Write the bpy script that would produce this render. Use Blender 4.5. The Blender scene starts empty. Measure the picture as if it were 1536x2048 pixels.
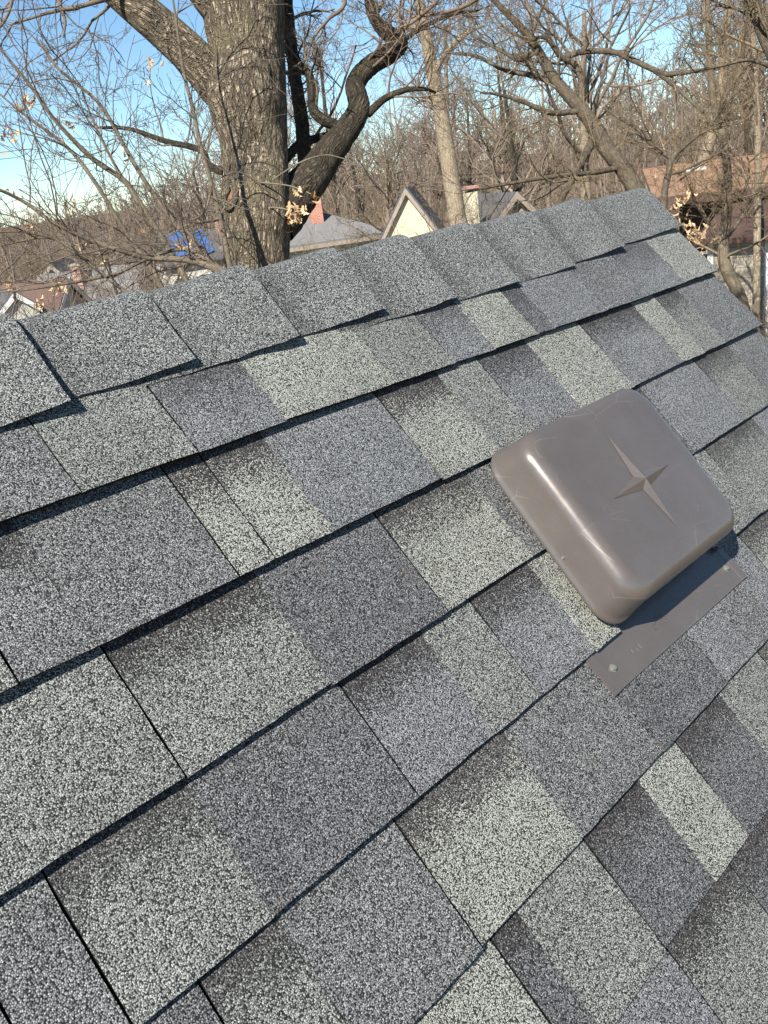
import bpy, bmesh, math, random
import numpy as np
from mathutils import Vector, Matrix, noise as mnoise

# ------------------------------------------------------------------ camera, sky, sun, exposure
SC = bpy.context.scene
COL = SC.collection
TH = math.radians(49.0)                     # pitch of the roof
CT, ST = math.cos(TH), math.sin(TH)
ZR = 6.25                                   # height of roof point (U=0, V=0) above the ground
FPX = 1789.2                                # focal length in pixels of the 1536 px wide photograph
CAM_R = np.array([[0.68491866, 0.56482244, -0.46028474],
                  [0.33667406, -0.80557254, -0.48754843],
                  [-0.64617104, 0.17896508, -0.74191272]])   # roof axes (along ridge, down slope, inward) seen from the camera
CAM_P = np.array([0.79908286, 0.55021907, -1.93980966])
AX = np.array([[1, 0, 0], [0, -CT, -ST], [0, ST, -CT]], float).T
RWC = AX @ CAM_R.T                          # camera -> world
CAMLOC = AX @ (CAM_R.T @ (-CAM_P)) + np.array([0, 0, ZR])

cam_d = bpy.data.cameras.new('camera')
cam = bpy.data.objects.new('camera', cam_d)
COL.objects.link(cam)
cam_d.sensor_fit = 'HORIZONTAL'
cam_d.sensor_width = 36.0
cam_d.lens = 36.0 * FPX / 1536.0
cam_d.clip_start = 0.02
cam_d.clip_end = 6000
M4 = Matrix.Identity(4)
for i in range(3):
    for j in range(3):
        M4[i][j] = RWC[i, j]
    M4[i][3] = CAMLOC[i]
cam.matrix_world = M4
SC.camera = cam

SUN = Vector((-1.12, -0.39, 1.08)).normalized()
wld = bpy.data.worlds.new('World')
SC.world = wld
wld.use_nodes = True
wn = wld.node_tree
sky = wn.nodes.new('ShaderNodeTexSky')
sky.sky_type = 'NISHITA'
sky.sun_disc = False
sky.sun_elevation = math.asin(SUN.z)
sky.sun_rotation = math.atan2(SUN.x, SUN.y)
sky.altitude = 2000
sky.air_density = 1.0
sky.dust_density = 0.0
sky.ozone_density = 2.0
tint = wn.nodes.new('ShaderNodeMix'); tint.data_type = 'RGBA'; tint.blend_type = 'MULTIPLY'
tint.inputs[0].default_value = 1.0; tint.inputs[7].default_value = (0.88, 1.03, 1.05, 1)     # winter sky of this place leans to cyan
wn.links.new(sky.outputs[0], tint.inputs[6])
wn.links.new(tint.outputs[2], wn.nodes['Background'].inputs[0])
wn.nodes['Background'].inputs[1].default_value = 0.073
sl = bpy.data.lights.new('sun', 'SUN')
sl.energy = 5.0
sl.angle = math.radians(0.53)
sl.color = (1.0, 0.95, 0.87)
so = bpy.data.objects.new('sun', sl)
COL.objects.link(so)
so.rotation_euler = (-SUN).to_track_quat('-Z', 'Y').to_euler()
vs = SC.view_settings
vs.view_transform = 'Standard'
vs.look = 'None'
vs.exposure = 0.95
vs.gamma = 1.0
vs.use_curve_mapping = False
SC.cycles.max_bounces = 6
SC.cycles.transparent_max_bounces = 4

# ------------------------------------------------------------------ helpers
def roof(U, V, h=0.0):
    return (U, -V * CT - h * ST, ZR - V * ST + h * CT)

def ray(px, py):
    return RWC @ np.array([(px - 768) / FPX, (1024 - py) / FPX, -1.0])

def at(px, py, d):
    """world point that stands d metres deep in front of the camera"""
    return CAMLOC + ray(px, py) * d

FWD = RWC @ np.array([0, 0, -1.0]); FWD[2] = 0; FWD /= np.linalg.norm(FWD)
RGT = np.array([FWD[1], -FWD[0], 0.0])

def sstep(a, b, x):
    t = np.clip((np.asarray(x, float) - a) / (b - a), 0, 1)
    return t * t * (3 - 2 * t)

def ground_z(x, y):
    rx, ry = np.asarray(x) - CAMLOC[0], np.asarray(y) - CAMLOC[1]
    t = rx * FWD[0] + ry * FWD[1]
    s = rx * RGT[0] + ry * RGT[1]
    q = s / np.maximum(t, 4.0)
    z = -4.2 * sstep(0.02, 0.36, -q) * sstep(12, 55, t)
    z = z + (1.5 + 4.0 * sstep(-.22, .05, q)) * sstep(85, 240, t) + 1.2 * sstep(0.2, 0.5, q) * sstep(20, 60, t)
    return z

def tag(o, label=None, cat=None, group=None, kind=None):
    if label: o['label'] = label
    if cat: o['category'] = cat
    if group: o['group'] = group
    if kind: o['kind'] = kind
    return o

def empty(name, loc, label, cat, group=None, rz=0.0):
    o = bpy.data.objects.new(name, None)
    COL.objects.link(o)
    o.location = loc
    o.rotation_euler[2] = rz
    o.empty_display_size = 0.1
    return tag(o, label, cat, group)

def link(name, me, parent=None, world=False):
    o = bpy.data.objects.new(name, me)
    COL.objects.link(o)
    if parent is not None:
        o.parent = parent
        if world:                           # mesh is written in world coordinates
            off = Vector((0, 0, 0)); q = parent
            while q is not None:
                off += q.location; q = q.parent
            o.location = -off
    return o

def pymesh(name, verts, faces, mats, smooth=False, fmat=None, uv=None):
    me = bpy.data.meshes.new(name)
    me.from_pydata([tuple(map(float, v)) for v in verts], [], [tuple(f) for f in faces])
    for m in (mats if isinstance(mats, (list, tuple)) else [mats]):
        me.materials.append(m)
    if fmat is not None:
        me.polygons.foreach_set('material_index', fmat)
    if smooth:
        me.polygons.foreach_set('use_smooth', [True] * len(me.polygons))
    if uv is not None:
        l = me.uv_layers.new(name='uv')
        idx = np.empty(len(me.loops), int)
        me.loops.foreach_get('vertex_index', idx)
        l.data.foreach_set('uv', np.asarray(uv, float)[idx].ravel())
    me.update()
    return me

def npmesh(name, V, F, mat, uv=None, smooth=True):
    """V (n,3), F (m,k) arrays, uv per vertex"""
    me = bpy.data.meshes.new(name)
    k = F.shape[1]
    me.vertices.add(len(V)); me.vertices.foreach_set('co', V.astype(np.float32).ravel())
    me.loops.add(F.size); me.loops.foreach_set('vertex_index', F.astype(np.int32).ravel())
    me.polygons.add(len(F))
    me.polygons.foreach_set('loop_start', np.arange(0, F.size, k, dtype=np.int32))
    me.polygons.foreach_set('loop_total', np.full(len(F), k, np.int32))
    if smooth:
        me.polygons.foreach_set('use_smooth', np.ones(len(F), bool))
    if uv is not None:
        l = me.uv_layers.new(name='uv')
        l.data.foreach_set('uv', uv[F.ravel()].astype(np.float32).ravel())
    me.materials.append(mat)
    me.update(calc_edges=True)
    return me

BOXF = [(0, 3, 2, 1), (4, 5, 6, 7), (0, 1, 5, 4), (1, 2, 6, 5), (2, 3, 7, 6), (3, 0, 4, 7)]
def boxv(x0, x1, y0, y1, z0, z1):
    return [(x0, y0, z0), (x1, y0, z0), (x1, y1, z0), (x0, y1, z0), (x0, y0, z1), (x1, y0, z1), (x1, y1, z1), (x0, y1, z1)]

def box(name, b, mat, parent):
    return link(name, pymesh(name, boxv(*b), BOXF, mat), parent)

def prism(name, poly, thick, mat, parent):
    """a slab: polygon of 3D points given a thickness vector"""
    n = len(poly)
    v = [tuple(p) for p in poly] + [tuple(np.array(p) + np.array(thick)) for p in poly]
    f = [tuple(range(n))[::-1], tuple(range(n, 2 * n))] + [(i, (i + 1) % n, n + (i + 1) % n, n + i) for i in range(n)]
    me = pymesh(name, v, f, mat)
    bm = bmesh.new(); bm.from_mesh(me); bmesh.ops.recalc_face_normals(bm, faces=bm.faces); bm.to_mesh(me); bm.free()
    return link(name, me, parent)

# ------------------------------------------------------------------ materials
class NT:
    def __init__(s, name):
        s.m = bpy.data.materials.new(name); s.m.use_nodes = True
        s.t = s.m.node_tree; s.b = s.t.nodes['Principled BSDF']
    def n(s, typ, **kw):
        o = s.t.nodes.new('ShaderNode' + typ)
        for k, v in kw.items():
            if k in o.inputs.keys() if isinstance(k, str) else False:
                o.inputs[k].default_value = v
            else:
                setattr(o, k, v)
        return o
    def l(s, a, b): s.t.links.new(a, b)
    def math(s, op, a, b=None, clamp=False):
        o = s.t.nodes.new('ShaderNodeMath'); o.operation = op; o.use_clamp = clamp
        for i, x in enumerate((a, b)):
            if x is None: continue
            if isinstance(x, (int, float)): o.inputs[i].default_value = x
            else: s.l(x, o.inputs[i])
        return o.outputs[0]
    def ramp(s, fac, stops, interp='LINEAR'):
        o = s.t.nodes.new('ShaderNodeValToRGB'); cr = o.color_ramp; cr.interpolation = interp
        while len(cr.elements) > 1: cr.elements.remove(cr.elements[-1])
        for i, (p, c) in enumerate(stops):
            e = cr.elements[0] if i == 0 else cr.elements.new(p)
            e.position = p
            e.color = (*c, 1) if not isinstance(c, (int, float)) else (c, c, c, 1)
        s.l(fac, o.inputs[0])
        return o.outputs[0]
    def mix(s, fac, a, b, mode='MIX'):
        o = s.t.nodes.new('ShaderNodeMix'); o.data_type = 'RGBA'; o.blend_type = mode
        for i, x in ((0, fac), (6, a), (7, b)):
            if isinstance(x, (int, float)): o.inputs[i].default_value = x
            elif isinstance(x, tuple): o.inputs[i].default_value = (*x, 1)
            else: s.l(x, o.inputs[i])
        return o.outputs[2]
    def noise(s, vec, scale, detail=2, rough=0.5):
        o = s.t.nodes.new('ShaderNodeTexNoise')
        o.inputs['Scale'].default_value = scale; o.inputs['Detail'].default_value = detail; o.inputs['Roughness'].default_value = rough
        if vec is not None: s.l(vec, o.inputs['Vector'])
        return o.outputs['Fac']
    def bump(s, h, strength, dist):
        o = s.t.nodes.new('ShaderNodeBump'); o.inputs['Strength'].default_value = strength; o.inputs['Distance'].default_value = dist
        s.l(h, o.inputs['Height']); s.l(o.outputs[0], s.b.inputs['Normal'])
    def done(s, col=None, rough=0.8, spec=0.3, metal=0.0):
        if col is not None:
            if isinstance(col, tuple): s.b.inputs['Base Color'].default_value = (*col, 1)
            else: s.l(col, s.b.inputs['Base Color'])
        if isinstance(rough, (int, float)): s.b.inputs['Roughness'].default_value = rough
        else: s.l(rough, s.b.inputs['Roughness'])
        s.b.inputs['Specular IOR Level'].default_value = spec
        s.b.inputs['Metallic'].default_value = metal
        return s.m

def plain(name, col, rough=0.7, spec=0.3, metal=0.0, var=0.15, scale=6.0):
    t = NT(name)
    tc = t.n('TexCoord').outputs['Object']
    f = t.noise(tc, scale, 4, 0.6)
    lo = tuple(c * (1 - var) for c in col); hi = tuple(min(1, c * (1 + var)) for c in col)
    return t.done(t.mix(f, lo, hi), rough, spec, metal)

def granules(name, pal, blotch=0.12):
    """mineral granules: a scatter of small coloured stones pressed into asphalt; pal = (position, colour) steps"""
    t = NT(name)
    uv = t.n('UVMap', uv_map='uv').outputs[0]
    vo = t.n('TexVoronoi', voronoi_dimensions='2D'); vo.inputs['Scale'].default_value = 700; vo.inputs['Randomness'].default_value = 1.0
    t.l(uv, vo.inputs['Vector'])
    sep = t.n('SeparateColor'); t.l(vo.outputs['Color'], sep.inputs[0])
    big = t.noise(uv, 210, 3, 0.6)
    r = t.math('ADD', sep.outputs[0], t.math('MULTIPLY', t.math('SUBTRACT', big, 0.5), 0.40), clamp=True)
    col = t.ramp(r, pal, 'CONSTANT')
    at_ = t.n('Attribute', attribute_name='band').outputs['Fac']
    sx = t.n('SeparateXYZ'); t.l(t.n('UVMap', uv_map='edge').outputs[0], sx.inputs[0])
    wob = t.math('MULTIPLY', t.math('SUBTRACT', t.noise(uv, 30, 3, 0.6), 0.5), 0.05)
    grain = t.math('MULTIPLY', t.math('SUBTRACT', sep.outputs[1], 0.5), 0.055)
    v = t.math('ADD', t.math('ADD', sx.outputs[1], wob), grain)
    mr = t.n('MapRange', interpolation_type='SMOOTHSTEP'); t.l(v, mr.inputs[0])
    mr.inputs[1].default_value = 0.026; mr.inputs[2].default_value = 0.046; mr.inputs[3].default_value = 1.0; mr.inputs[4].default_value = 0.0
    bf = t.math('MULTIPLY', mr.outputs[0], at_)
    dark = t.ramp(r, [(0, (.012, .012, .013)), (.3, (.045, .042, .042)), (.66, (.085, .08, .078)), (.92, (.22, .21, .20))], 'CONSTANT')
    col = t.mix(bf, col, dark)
    # lighter / darker drift over each piece and slight warm dust
    bl = t.noise(uv, 9, 3, 0.6)
    k = t.math('ADD', t.math('MULTIPLY', t.math('SUBTRACT', bl, 0.5), blotch * 4), 1.0)
    kk = t.n('CombineColor')
    for i in range(3): t.l(k, kk.inputs[i])
    col = t.mix(1.0, col, kk.outputs[0], 'MULTIPLY')
    dust = t.ramp(t.noise(uv, 17, 4, 0.7), [(.62, 0.0), (.8, 0.35)])
    col = t.mix(dust, col, (.2, .17, .13))
    gap = t.ramp(vo.outputs['Distance'], [(.36, 1.0), (.66, .12)])
    col = t.mix(1.0, col, gap, 'MULTIPLY')
    h = t.math('SUBTRACT', t.math('MULTIPLY', sep.outputs[2], .7), t.math('MULTIPLY', vo.outputs['Distance'], 1.1))
    t.bump(h, 0.7, 0.0009)
    return t.done(col, 0.75, 0.35)

PAL = {
 'L': [(0, (.035, .036, .034)), (.18, (.16, .165, .152)), (.36, (.325, .342, .305)), (.66, (.405, .42, .375)), (.88, (.53, .54, .485))],
 'G': [(0, (.03, .032, .032)), (.18, (.13, .138, .136)), (.40, (.235, .252, .243)), (.68, (.32, .338, .32)), (.89, (.47, .49, .46))],
 'M': [(0, (.028, .029, .03)), (.20, (.11, .115, .12)), (.44, (.20, .21, .215)), (.72, (.28, .29, .293)), (.92, (.44, .455, .45))],
 'B': [(0, (.033, .035, .037)), (.16, (.125, .131, .139)), (.40, (.217, .227, .24)), (.70, (.29, .30, .315)), (.92, (.44, .455, .465))],
 'D': [(0, (.026, .026, .028)), (.22, (.105, .106, .113)), (.48, (.178, .180, .19)), (.78, (.25, .253, .264)), (.94, (.40, .41, .415))],
}
TONE = {'L': (.91, .895, .885), 'G': (.89, .875, .85), 'M': (.88, .865, .845), 'B': (.90, .895, .875), 'D': (.84, .838, .82)}
MG = {k: granules('granules_' + k, [(p, tuple(a * b for a, b in zip(c, TONE[k]))) for p, c in v]) for k, v in PAL.items()}
MCAP = granules('granules_cap', [(0, (.026, .027, .027)), (.20, (.105, .109, .106)), (.42, (.195, .204, .196)), (.68, (.275, .285, .27)), (.9, (.43, .44, .415))], 0.10)
MASP = plain('asphalt_edge', (.014, .014, .015), 0.9, 0.1, var=.5, scale=300)
MDECK = plain('roof_felt', (.012, .012, .013), 0.95, 0.1)

t = NT('vent_paint')
tc = t.n('TexCoord').outputs['Object']
c0 = t.mix(t.ramp(t.noise(tc, 9, 6, .7), [(.3, 0.0), (.7, 1.0)]), (.138, .119, .107), (.166, .145, .132))
sc = t.n('TexVoronoi', feature='DISTANCE_TO_EDGE'); sc.inputs['Scale'].default_value = 9
mp = t.n('Mapping'); mp.inputs['Scale'].default_value = (1.0, 2.6, 1.4); mp.inputs['Rotation'].default_value = (.4, .3, .9)
t.l(tc, mp.inputs[0]); t.l(mp.outputs[0], sc.inputs['Vector'])
ln = t.ramp(sc.outputs['Distance'], [(0, 1.0), (.006, 0.0)])
msk = t.ramp(t.noise(tc, 11, 2, .5), [(.53, 0.0), (.62, .6)])
spk = t.n('TexVoronoi'); spk.inputs['Scale'].default_value = 60; t.l(tc, spk.inputs['Vector'])
sp = t.math('MULTIPLY', t.ramp(spk.outputs['Distance'], [(.04, 1.0), (.10, 0.0)]), t.ramp(t.noise(tc, 23, 2, .5), [(.6, 0.0), (.7, .5)]))
c0 = t.mix(t.math('ADD', t.math('MULTIPLY', ln, msk), sp, clamp=True), c0, (.42, .37, .33))
rg = t.ramp(t.noise(tc, 30, 4, .7), [(.3, .22), (.75, .36)])
t.bump(t.math('ADD', t.noise(tc, 7, 2, .5), t.math('MULTIPLY', t.noise(tc, 120, 3, .5), .03)), 0.12, 0.006)
MVENT = t.done(c0, rg, 0.55, 0.4)
MDARK = plain('throat_shadow_metal', (.02, .02, .022), .6)
MZINC = plain('zinc_screw', (.22, .23, .20), .5, .5, .4, scale=200)

def bark(name, light, dark, su, sv, depth, lichen=None, uvm=True):
    t = NT(name)
    if uvm:
        uv = t.n('UVMap', uv_map='uv').outputs[0]
        mp = t.n('Mapping'); mp.inputs['Scale'].default_value = (su, sv, 1); t.l(uv, mp.inputs[0]); vec = mp.outputs[0]
        geo = t.n('TexCoord').outputs['Object']
        wz = t.n('TexNoise'); wz.inputs['Scale'].default_value = 3.0; t.l(geo, wz.inputs['Vector'])
        vm = t.n('VectorMath', operation='MULTIPLY_ADD'); t.l(wz.outputs['Color'], vm.inputs[0]); vm.inputs[1].default_value = (1.2, .8, 0); t.l(vec, vm.inputs[2])
        vec = vm.outputs[0]
        n1 = t.noise(vec, 1.0, 3, .55); n2 = t.noise(vec, 2.7, 4, .6)
        r1 = t.ramp(t.math('ABSOLUTE', t.math('SUBTRACT', n1, .5)), [(0, 0.0), (.07, .7), (.18, 1.0)])
        r2 = t.ramp(t.math('ABSOLUTE', t.math('SUBTRACT', n2, .5)), [(0, .35), (.06, .9), (.2, 1.0)])
        mpc = t.n('Mapping'); mpc.inputs['Scale'].default_value = (.45, 2.6, 1); t.l(vec, mpc.inputs[0])
        n3 = t.noise(mpc.outputs[0], 1.0, 3, .6)
        r3 = t.ramp(t.math('ABSOLUTE', t.math('SUBTRACT', n3, .5)), [(0, .45), (.05, 1.0)])
        h = t.math('ADD', t.math('MULTIPLY', t.math('MULTIPLY', r1, r2), r3), t.math('MULTIPLY', n2, .6))
        f = t.math('MULTIPLY', h, .6, clamp=True)
        c = t.ramp(f, [(.12, dark), (.42, tuple((a + b) / 2 for a, b in zip(light, dark))), (.80, light)])
        t.bump(h, 1.0, depth)
    else:
        geo = t.n('TexCoord').outputs['Object']
        mp = t.n('Mapping'); mp.inputs['Scale'].default_value = (su, su, sv); t.l(geo, mp.inputs[0])
        f = t.noise(mp.outputs[0], 1.0, 4, .7)
        c = t.ramp(f, [(.3, dark), (.7, light)])
        dr = t.ramp(t.noise(geo, .11, 2, .5), [(.38, 0.0), (.62, 1.0)])
        c = t.mix(dr, c, t.mix(1.0, c, (.80, .93, 1.08), 'MULTIPLY'))
    if lichen:
        g = t.ramp(t.noise(geo, 2.2, 4, .65), [(.5, 0.0), (.72, .6)])
        c = t.mix(g, c, lichen)
    return t.done(c, .9, .15)

MOAK = bark('oak_bark', (.50, .41, .29), (.04, .031, .022), 15, 3.2, .075, (.33, .29, .16))
MOAKL = bark('oak_limb_bark_shaded', (.135, .112, .08), (.022, .018, .013), 18, 3, .03, (.13, .12, .06))  # trunk's shade on the limbs is put into this darker bark colour
MPALE = bark('pale_bark', (.46, .385, .275), (.14, .105, .07), 22, 4, .012, (.25, .20, .13))
MSAP = bark('smooth_bark', (.23, .185, .135), (.085, .066, .047), 40, 6, .004, (.16, .15, .09))
MDK = bark('dark_bark', (.20, .162, .118), (.045, .035, .026), 30, 6, .008, (.17, .155, .085))
MTW = bark('twig_bark', (.235, .168, .115), (.105, .075, .052), 3, 3, 0, None, False)
MTWO = bark('twig_bark_ochre', (.26, .20, .125), (.11, .082, .052), 3, 3, 0, None, False)
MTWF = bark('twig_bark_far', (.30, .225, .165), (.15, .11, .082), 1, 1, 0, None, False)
t = NT('dry_leaf')
MLEAF = t.done(t.mix(t.n('ObjectInfo').outputs['Random'], (.48, .31, .16), (.64, .46, .28)), .7, .2)
t.b.inputs['Subsurface Weight'].default_value = 0.0

# ------------------------------------------------------------------ the shingled roof the camera looks over
rnd = random.Random(5)
ZG = float(ground_z(0, 0))
RAKE = -0.195
house = empty('house', (RAKE - 3.0, 0, 0), 'steep gable roof with grey asphalt shingles filling the foreground', 'house')
RIDGE_V = -0.243
ry, rz = roof(0, RIDGE_V)[1:]
EAVE = 3.4
def wpoly(p): return [(a[0] - house.location.x, a[1], a[2]) for a in p]
back = lambda v, h=0.0: (2 * ry + v * CT - 0 + RIDGE_V * -CT * 0, 0, 0)
def roofb(U, V, h=0.0):                     # mirrored slope beyond the ridge
    x, y, z = roof(U, V, h)
    return (x, 2 * ry - y, z)
L0, L1 = -6.2, RAKE - 0.012
slope = prism('roof_slope', wpoly([roof(L0, RIDGE_V + .045, -.004), roof(L1, RIDGE_V + .045, -.004), roof(L1, EAVE, -.004), roof(L0, EAVE, -.004)]), (0, ST * .03, -CT * .03), MDECK, house)
bslope = prism('back_roof_slope', wpoly([roofb(L0, RIDGE_V + .045, -.004), roofb(L1, RIDGE_V + .045, -.004), roofb(L1, EAVE, -.004), roofb(L0, EAVE, -.004)]), (0, -ST * .03, -CT * .03), MDECK, house)
MTRIM = plain('house_trim', (.55, .53, .48), .6)
MWALL = plain('house_wall_paint', (.42, .38, .32), .8)
for sgn, f_ in ((1, roof), (-1, roofb)):
    prism('rake_board', wpoly([f_(L1 - .05, RIDGE_V + .08, -.04), f_(L1 - .05, EAVE, -.04), f_(L1 - .05, EAVE, -.2), f_(L1 - .05, RIDGE_V + .12, -.2)]), (.02, 0, 0), MTRIM, house)
yl, zl = roof(0, EAVE - .45, -.2)[1:]
yb = 2 * ry - yl
gw = [(L1 - .35, yl, ZG - .5), (L1 - .35, yb, ZG - .5), (L1 - .35, yb, zl), (L1 - .35, ry, rz - .3), (L1 - .35, yl, zl)]
prism('wall', wpoly(gw), (L0 + .35 - L1 + .35, 0, 0), MWALL, house)

VL = {0: (-.1033, .0), 1: (.0063, .0067), 2: (.1465, .0022), 3: (.2847, -.0018), 4: (.4266, -.0018), 5: (.5648, -.006), 6: (.7055, -.0059)}
for k in range(7, 28): VL[k] = (.7055 + .142 * (k - 6), -.006)
def vline(k, U):
    a, b = VL[k]
    return a + b * max(-2.4, min(-.1, U))

COURSES = {
 1: [(-2.30, 'L'), (-2.12, 'B'), (-1.93, 'Mb'), (-1.80, 'G'), (-1.611, 'M'), (-1.469, 'G'), (-1.341, 'Bb'), (-1.145, 'L'), (-1.024, 'G'), (-.931, 'Bb'), (-.819, 'L'), (-.772, 'Db'), (-.617, 'B'), (-.472, 'M'), (-.334, 'Bb'), (RAKE, 'L')],
 2: [(-2.2, 'M'), (-2.02, 'Gb'), (-1.90, 'B'), (-1.752, 'G'), (-1.68, 'Mb'), (-1.511, 'M'), (-1.462, 'Lb'), (-1.377, 'Lb'), (-1.183, 'B'), (-1.061, 'Lb'), (-.969, 'G'), (-.848, 'Bb'), (-.698, 'L'), (-.526, 'Bb'), (-.446, 'L'), (-.361, 'Gb'), (RAKE - .002, 'M')],
 3: [(-2.25, 'G'), (-2.05, 'Db'), (-1.86, 'M'), (-1.669, 'G'), (-1.488, 'Gb'), (-1.302, 'D'), (-1.131, 'Lb'), (-.95, 'M'), (-.673, 'Db'), (-.479, 'B'), (-.347, 'Gb'), (RAKE - .010, 'M')],
 4: [(-2.2, 'L'), (-2.02, 'Mb'), (-1.875, 'M'), (-1.806, 'M'), (-1.667, 'Gb'), (-1.475, 'D'), (-1.347, 'Bb'), (-1.257, 'G'), (-1.139, 'Bb'), (-1.079, 'L'), (-.796, None), (-.635, 'G'), (-.447, 'Gb'), (RAKE - .012, 'B')],
 5: [(-2.1, 'D'), (-1.93, 'Mb'), (-1.745, 'D'), (-1.662, 'Gb'), (-1.509, 'M'), (-1.331, 'Lb'), (-1.147, 'M'), (-.965, 'D'), (-.871, 'B'), (-.786, 'M'), (-.714, 'B'), (-.56, 'Lb'), (-.38, 'G'), (RAKE - .01, 'Mb')],
 6: [(-2.0, 'M'), (-1.86, 'Bb'), (-1.68, 'M'), (-1.491, 'L'), (-1.449, 'Db'), (-1.323, 'G'), (-1.204, 'Db'), (-1.111, 'L'), (-.987, 'Db'), (-.86, 'G'), (-.70, 'Lb'), (-.5, 'B'), (-.36, 'Mb'), (RAKE - .01, 'L')],
 7: [(-1.95, 'B'), (-1.8, 'Lb'), (-1.62, 'M'), (-1.48, 'Gb'), (-1.315, 'B'), (-1.161, 'Gb'), (-1.0, 'Db'), (-.82, 'L'), (-.7, 'Mb'), (-.5, 'G'), (-.33, 'Db'), (RAKE - .01, 'M')],
}
START = -2.45
for k in range(8, 13):
    u, lst = START, []
    while u < RAKE - .12:
        u += rnd.uniform(.09, .2); lst.append((min(u, RAKE - .01), rnd.choice(['L', 'Gb', 'M', 'Bb', 'D', 'Lb', 'G', 'Db', 'B', 'Mb'])))
    lst[-1] = (RAKE - .01, lst[-1][1]); COURSES[k] = lst

def shingle(k, U0, U1, typ, nxt):
    raised = 'b' not in typ
    V_top = lambda U: vline(k - 1, U)
    w = U1 - U0
    n = max(3, int(math.ceil(w / .022)))
    cut = .0025 if raised else (.0016 if nxt and 'b' in nxt else .0003)
    ua, ub = U0 + .0002, U1 - cut
    th = .0070 if raised else .0056
    hb0 = .0100 if raised else .0082
    sd = rnd.uniform(0, 100)
    rows, uv, ed = [], [], []
    ou, ov = rnd.uniform(0, 3), rnd.uniform(0, 3)
    dv = rnd.gauss(0, .0009)
    skew = rnd.gauss(0, .0012)
    fr = [0, .2, .38, .55, .72, .86, .95, .985, 1.0]
    for i in range(n + 1):
        f = i / n
        U = ua + (ub - ua) * f
        left = max(0.0, min(1.0, (-U - 1.0) / .7))
        lift = (.0095, .0080, .0050, .0032)[min(k, 4) - 1] * (.25 + .75 * left) + (.0025 if k in (1, 2) else 0) * max(0, min(1, (U + .75) / .5)) + (.002 if k == 4 and U > -1.2 else 0)
        hb = hb0 + lift + .0011 * mnoise.noise((U * 14, k * 3.1, 0)) + .0005 * mnoise.noise((U * 60, k * 3.1, 5))
        vb = vline(k, U) + dv + skew * (f - .5) + .0011 * mnoise.noise((U * 45 + sd, k, 1)) + .0007 * mnoise.noise((U * 160, k, 2)) + .0008 * mnoise.noise((U * 6, k, 3))
        vt = V_top(U) - .032
        for a in fr:
            V = vt + (vb - vt) * a
            h = .0006 + (hb - .0006) * (a ** 1.15) + .0004 * mnoise.noise((U * 25, V * 25, k))
            if a == 1.0: h -= .0004
            Uj = U + (.0011 * mnoise.noise((V * 70, U0 * 31, k)) + .0006 * mnoise.noise((V * 240, U0 * 31, k + 9)) if i in (0, n) else 0)
            rows.append(roof(Uj, V, h)); uv.append((U + ou, V + ov)); ed.append((U - ua, V - V_top(U)))
        rows.append(roof(U, vb - .0006, hb - th)); uv.append((U + ou, vb + th + ov)); ed.append((U - ua, .14))
        rows.append(roof(U, vt, -.002)); uv.append((U + ou, vt + ov)); ed.append((U - ua, -.03))
    m = len(fr) + 2
    F, fm = [], []
    for i in range(n):
        a, b = i * m, (i + 1) * m
        for j in range(len(fr) - 1):
            F.append((a + j, a + j + 1, b + j + 1, b + j)); fm.append(0)
        F.append((a + m - 3, a + m - 2, b + m - 2, b + m - 3)); fm.append(1)
        F.append((a + m - 2, a + m - 1, b + m - 1, b + m - 2)); fm.append(1)
    F.append(tuple(range(m))[::-1]); fm.append(0 if raised else 1)
    F.append(tuple(n * m + i for i in range(m))); fm.append(1)
    rows = [(p[0] - house.location.x, p[1], p[2]) for p in rows]
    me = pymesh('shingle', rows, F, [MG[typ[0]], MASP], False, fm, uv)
    l2 = me.uv_layers.new(name='edge')
    idx = np.empty(len(me.loops), int); me.loops.foreach_get('vertex_index', idx)
    l2.data.foreach_set('uv', np.asarray(ed, float)[idx].ravel())
    at_ = me.attributes.new('band', 'FLOAT', 'POINT')
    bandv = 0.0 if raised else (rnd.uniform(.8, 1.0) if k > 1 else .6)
    at_.data.foreach_set('value', [bandv] * len(rows))
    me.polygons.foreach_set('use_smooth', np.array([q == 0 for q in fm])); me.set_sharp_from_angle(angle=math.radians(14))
    return link('shingle', me, slope)

for k, lst in COURSES.items():
    u = START
    for q, (e, typ) in enumerate(lst):
        if typ: shingle(k, u, e, typ, lst[q + 1][1] if q + 1 < len(lst) else None)
        u = e
# beyond the part that is in view the courses run on as plain strips
def strips(k0, k1, ua, ub, fn, parent, name):
    V, F, uvs, eds = [], [], [], []
    for k in range(k0, k1):
        for (U, vv, h) in ((ua, vline(k - 1, ua) - .03, .0006), (ub, vline(k - 1, ua) - .03, .0006), (ub, vline(k, ua), .0085), (ua, vline(k, ua), .0085), (ub, vline(k, ua), .001), (ua, vline(k, ua), .001)):
            p = fn(U, vv, h); V.append((p[0] - house.location.x, p[1], p[2])); uvs.append((U, vv)); eds.append((U, .1))
        b = len(V) - 6
        F += [(b, b + 3, b + 2, b + 1), (b + 3, b + 5, b + 4, b + 2)]
    me = pymesh(name, V, F, [MG['M'], MASP], False, [0, 1] * (k1 - k0), uvs)
    l2 = me.uv_layers.new(name='edge'); l2.data.foreach_set('uv', [.1] * (2 * len(me.loops)))
    return tag(link(name, me, parent), kind='stuff')
strips(1, 13, L0, START - .001, roof, slope, 'shingle_strips')
strips(13, 26, L0, RAKE - .01, roof, slope, 'shingle_strips')
strips(1, 26, L0, RAKE - .01, roofb, bslope, 'shingle_strips')

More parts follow.
